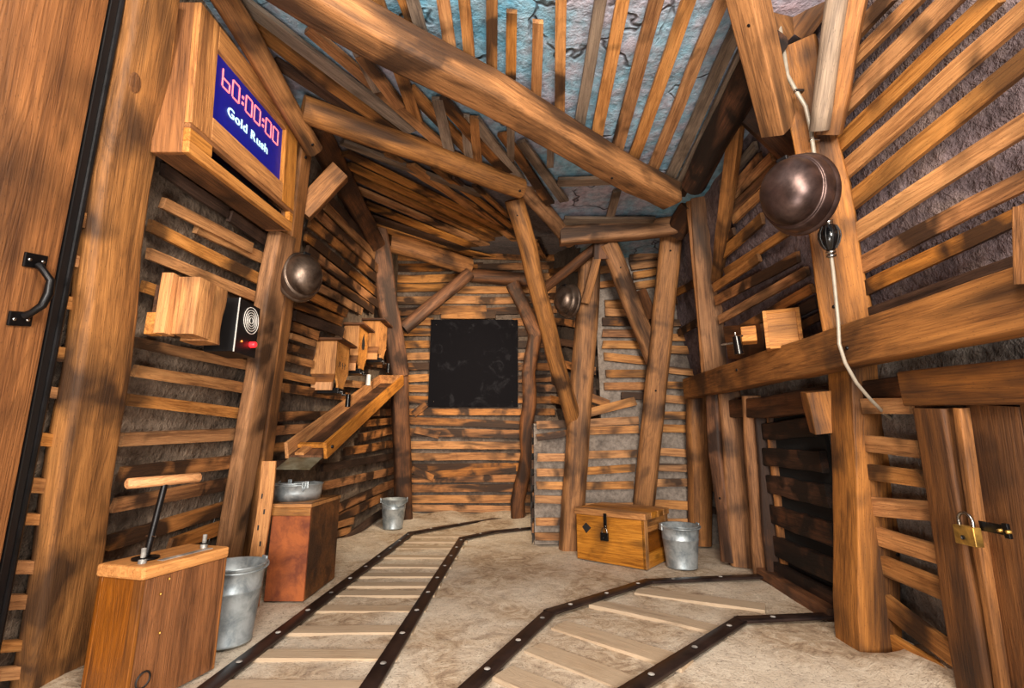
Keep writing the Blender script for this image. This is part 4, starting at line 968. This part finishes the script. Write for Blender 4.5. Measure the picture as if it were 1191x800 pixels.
hv = V((.145, -s_ * .03, .004)); hc_ = V((rx + .03, ry - s_ * .01, zt + .318))
MB().tube([hc_ - hv * 1.0, hc_ - hv * .97, hc_ + hv * .97, hc_ + hv], [.016, .022, .022, .016], 16).obj('t_handle', 'pine', PX)
for (bx_, by_) in ((PW * .10, PD * .28), (PW * .86, PD * .34)):
    bt = MB().lathe([(.0001, .06), (.009, .059), (.009, .02), (.015, .018), (.015, 0)], 14, Matrix.Translation((bx_, s_ * by_, zt))).obj('terminal_bolt', 'rivet', PX)
    MB().lathe([(.018, .0), (.018, .004), (.009, .005)], 6, Matrix.Translation((bx_, s_ * by_, zt + .018))).obj('nut', 'black_metal', bt)
MB().box((PW * .55, s_ * PD * .17, zt + .001), (PW * .62, .03, .003)).obj('zinc_strip', 'rivet', PX)
MB().lathe([(.026, .0), (.032, .003), (.026, .006)], 24, Matrix.Translation((.055, -s_ * .004, .10)) @ Matrix.Rotation(math.pi / 2, 4, 'X')).obj('burnt_ring_mark', 'mark', PX)
for (x_, z_) in ((.08, .40), (.11, .45), (.10, .25)): MB().lathe([(.0001, .0), (.004, .001), (.005, .004)], 8, Matrix.Translation((x_, -s_ * .001, z_)) @ Matrix.Rotation(math.pi / 2, 4, 'X')).obj('nail', 'brass', PX)

# ------------------------------------------------------------------ chalkboard
p0, p1 = at(498, 473, Y=6.86), at(602, 372, Y=6.86)
CBD = thing('chalkboard', 'square black chalkboard on the far wall', 'chalkboard', Matrix.Translation((p0.x, 6.86, p0.z)))
bw, bh = p1.x - p0.x, p1.z - p0.z
MB().box((bw / 2, 0, bh / 2), (bw, .03, bh)).obj('panel', 'board', CBD, None, .003)
for sx_ in (.06, .94):
    for sz_ in (.06, .94): MB().lathe([(.0001, 0), (.009, .002), (.012, .008)], 10, Matrix.Translation((bw * sx_, -.021, bh * sz_)) @ Matrix.Rotation(-math.pi / 2, 4, 'X')).obj('screw', 'chrome', CBD)

# ------------------------------------------------------------------ chest
fl = V((.579, 4.49, 0)); fr = V((1.083, 4.085, 0)); u = (fr - fl).normalized(); CW, CD_, CH = (fr - fl).length, .50, .43
CX = thing('wooden_chest', 'wooden chest with dark padlock standing on the floor by the leaning post', 'chest', basis(u, (0, 0, 1), fl))
# local x along the front, y into the depth, z up
def cb(name, x0, x1, y0, y1, z0, z1, mat='chest', grain='x', bev=.004):
    dims = V((x1 - x0, y1 - y0, z1 - z0)); c = V(((x0 + x1) / 2, (y0 + y1) / 2, (z0 + z1) / 2))
    ax = {'x': V((1, 0, 0)), 'y': V((0, 1, 0)), 'z': V((0, 0, 1))}[grain]; zz = V((0, 0, 1)) if grain != 'z' else V((0, -1, 0))
    Bm = basis(ax, zz, c); inv = Bm.to_3x3().inverted(); dd = inv @ dims
    return MB().box((0, 0, 0), (abs(dd.x), abs(dd.y), abs(dd.z))).obj(name, mat, CX, Bm, bev)
lz = CH - .055
cb('front_board', .0, CW, .0, .022, .0, lz)
cb('back_board', .0, CW, CD_ - .022, CD_, .0, lz)
cb('side_board', .005, .025, .022, CD_ - .022, .0, lz, grain='y'); cb('side_board', CW - .045, CW - .03, .022, CD_ - .022, .0, lz, mat='varnish', grain='y')
cb('bottom_board', .03, CW - .05, .03, CD_ - .03, .01, .03)
cb('corner_post', CW - .03, CW + .002, .0, .055, .0, lz, grain='z'); cb('corner_post', CW - .03, CW + .002, CD_ - .055, CD_, .0, lz, grain='z')
cb('side_rail', CW - .03, CW, .055, CD_ - .055, .0, .11, grain='y'); cb('side_rail', CW - .03, CW, .055, CD_ - .055, lz - .10, lz, grain='y')
for k in range(4):
    cb('lid_plank', -.012, CW + .014, -.012 + k * (CD_ + .024) / 4, -.014 + (k + 1) * (CD_ + .024) / 4, lz + .002, CH, bev=.005)
MB().box((CW * .46, -.018, lz - .03), (.03, .006, .12)).obj('hasp', 'black_metal', CX, None, .002)
MB().lathe([(.006, -.008), (.014, -.004), (.006, .0)], 14, Matrix.Translation((CW * .46, -.026, lz - .075)) @ Matrix.Rotation(math.pi / 2, 4, 'X')).obj('staple', 'chrome', CX)
kp = MB().prism([(.06, .27), (.10, .31), (.15, .27), (.10, .22)], -.003, -.001).obj('knot_mark', 'mark', CX)
padlock('small black padlock on the front of the wooden chest', basis(u, (0, 0, 1), CX.matrix_basis @ V((CW * .46, -.036, lz - .19))), .07, .065, .022, 'black_gloss')
# labels for the setting
for n_, l_, c_ in (('floor', 'dusty pale floor with worn sleepers', 'floor'), ('wall_left', 'plastered left wall covered with horizontal laths', 'wall'), ('wall_far', 'far wall of stacked laths behind the chalkboard', 'wall'),
                   ('wall_middle', 'plastered wall with laths behind the wooden chest', 'wall'), ('wall_right', 'purple-grey plastered wall with laths above the long rail', 'wall'),
                   ('wall_recess', 'dark rough side wall of the recess behind the far helmet', 'wall'), ('wall_right_lower', 'grey plastered wall below the long rail', 'wall'), ('ceiling', 'blue and lilac painted rock ceiling with laths', 'ceiling'),
                   ('ceiling_alcove', 'lath-covered alcove roof fanning over the chalkboard wall', 'ceiling'), ('door_1', 'brown plank door with black pull handle at the left edge', 'door'),
                   ('door_2', 'dark plank door at the right edge closed with a hasp', 'door'), ('door_3', 'charred plank hatch below the long rail', 'hatch')):
    o = bpy.data.objects.get(n_)
    if o: o['label'] = l_; o['category'] = c_
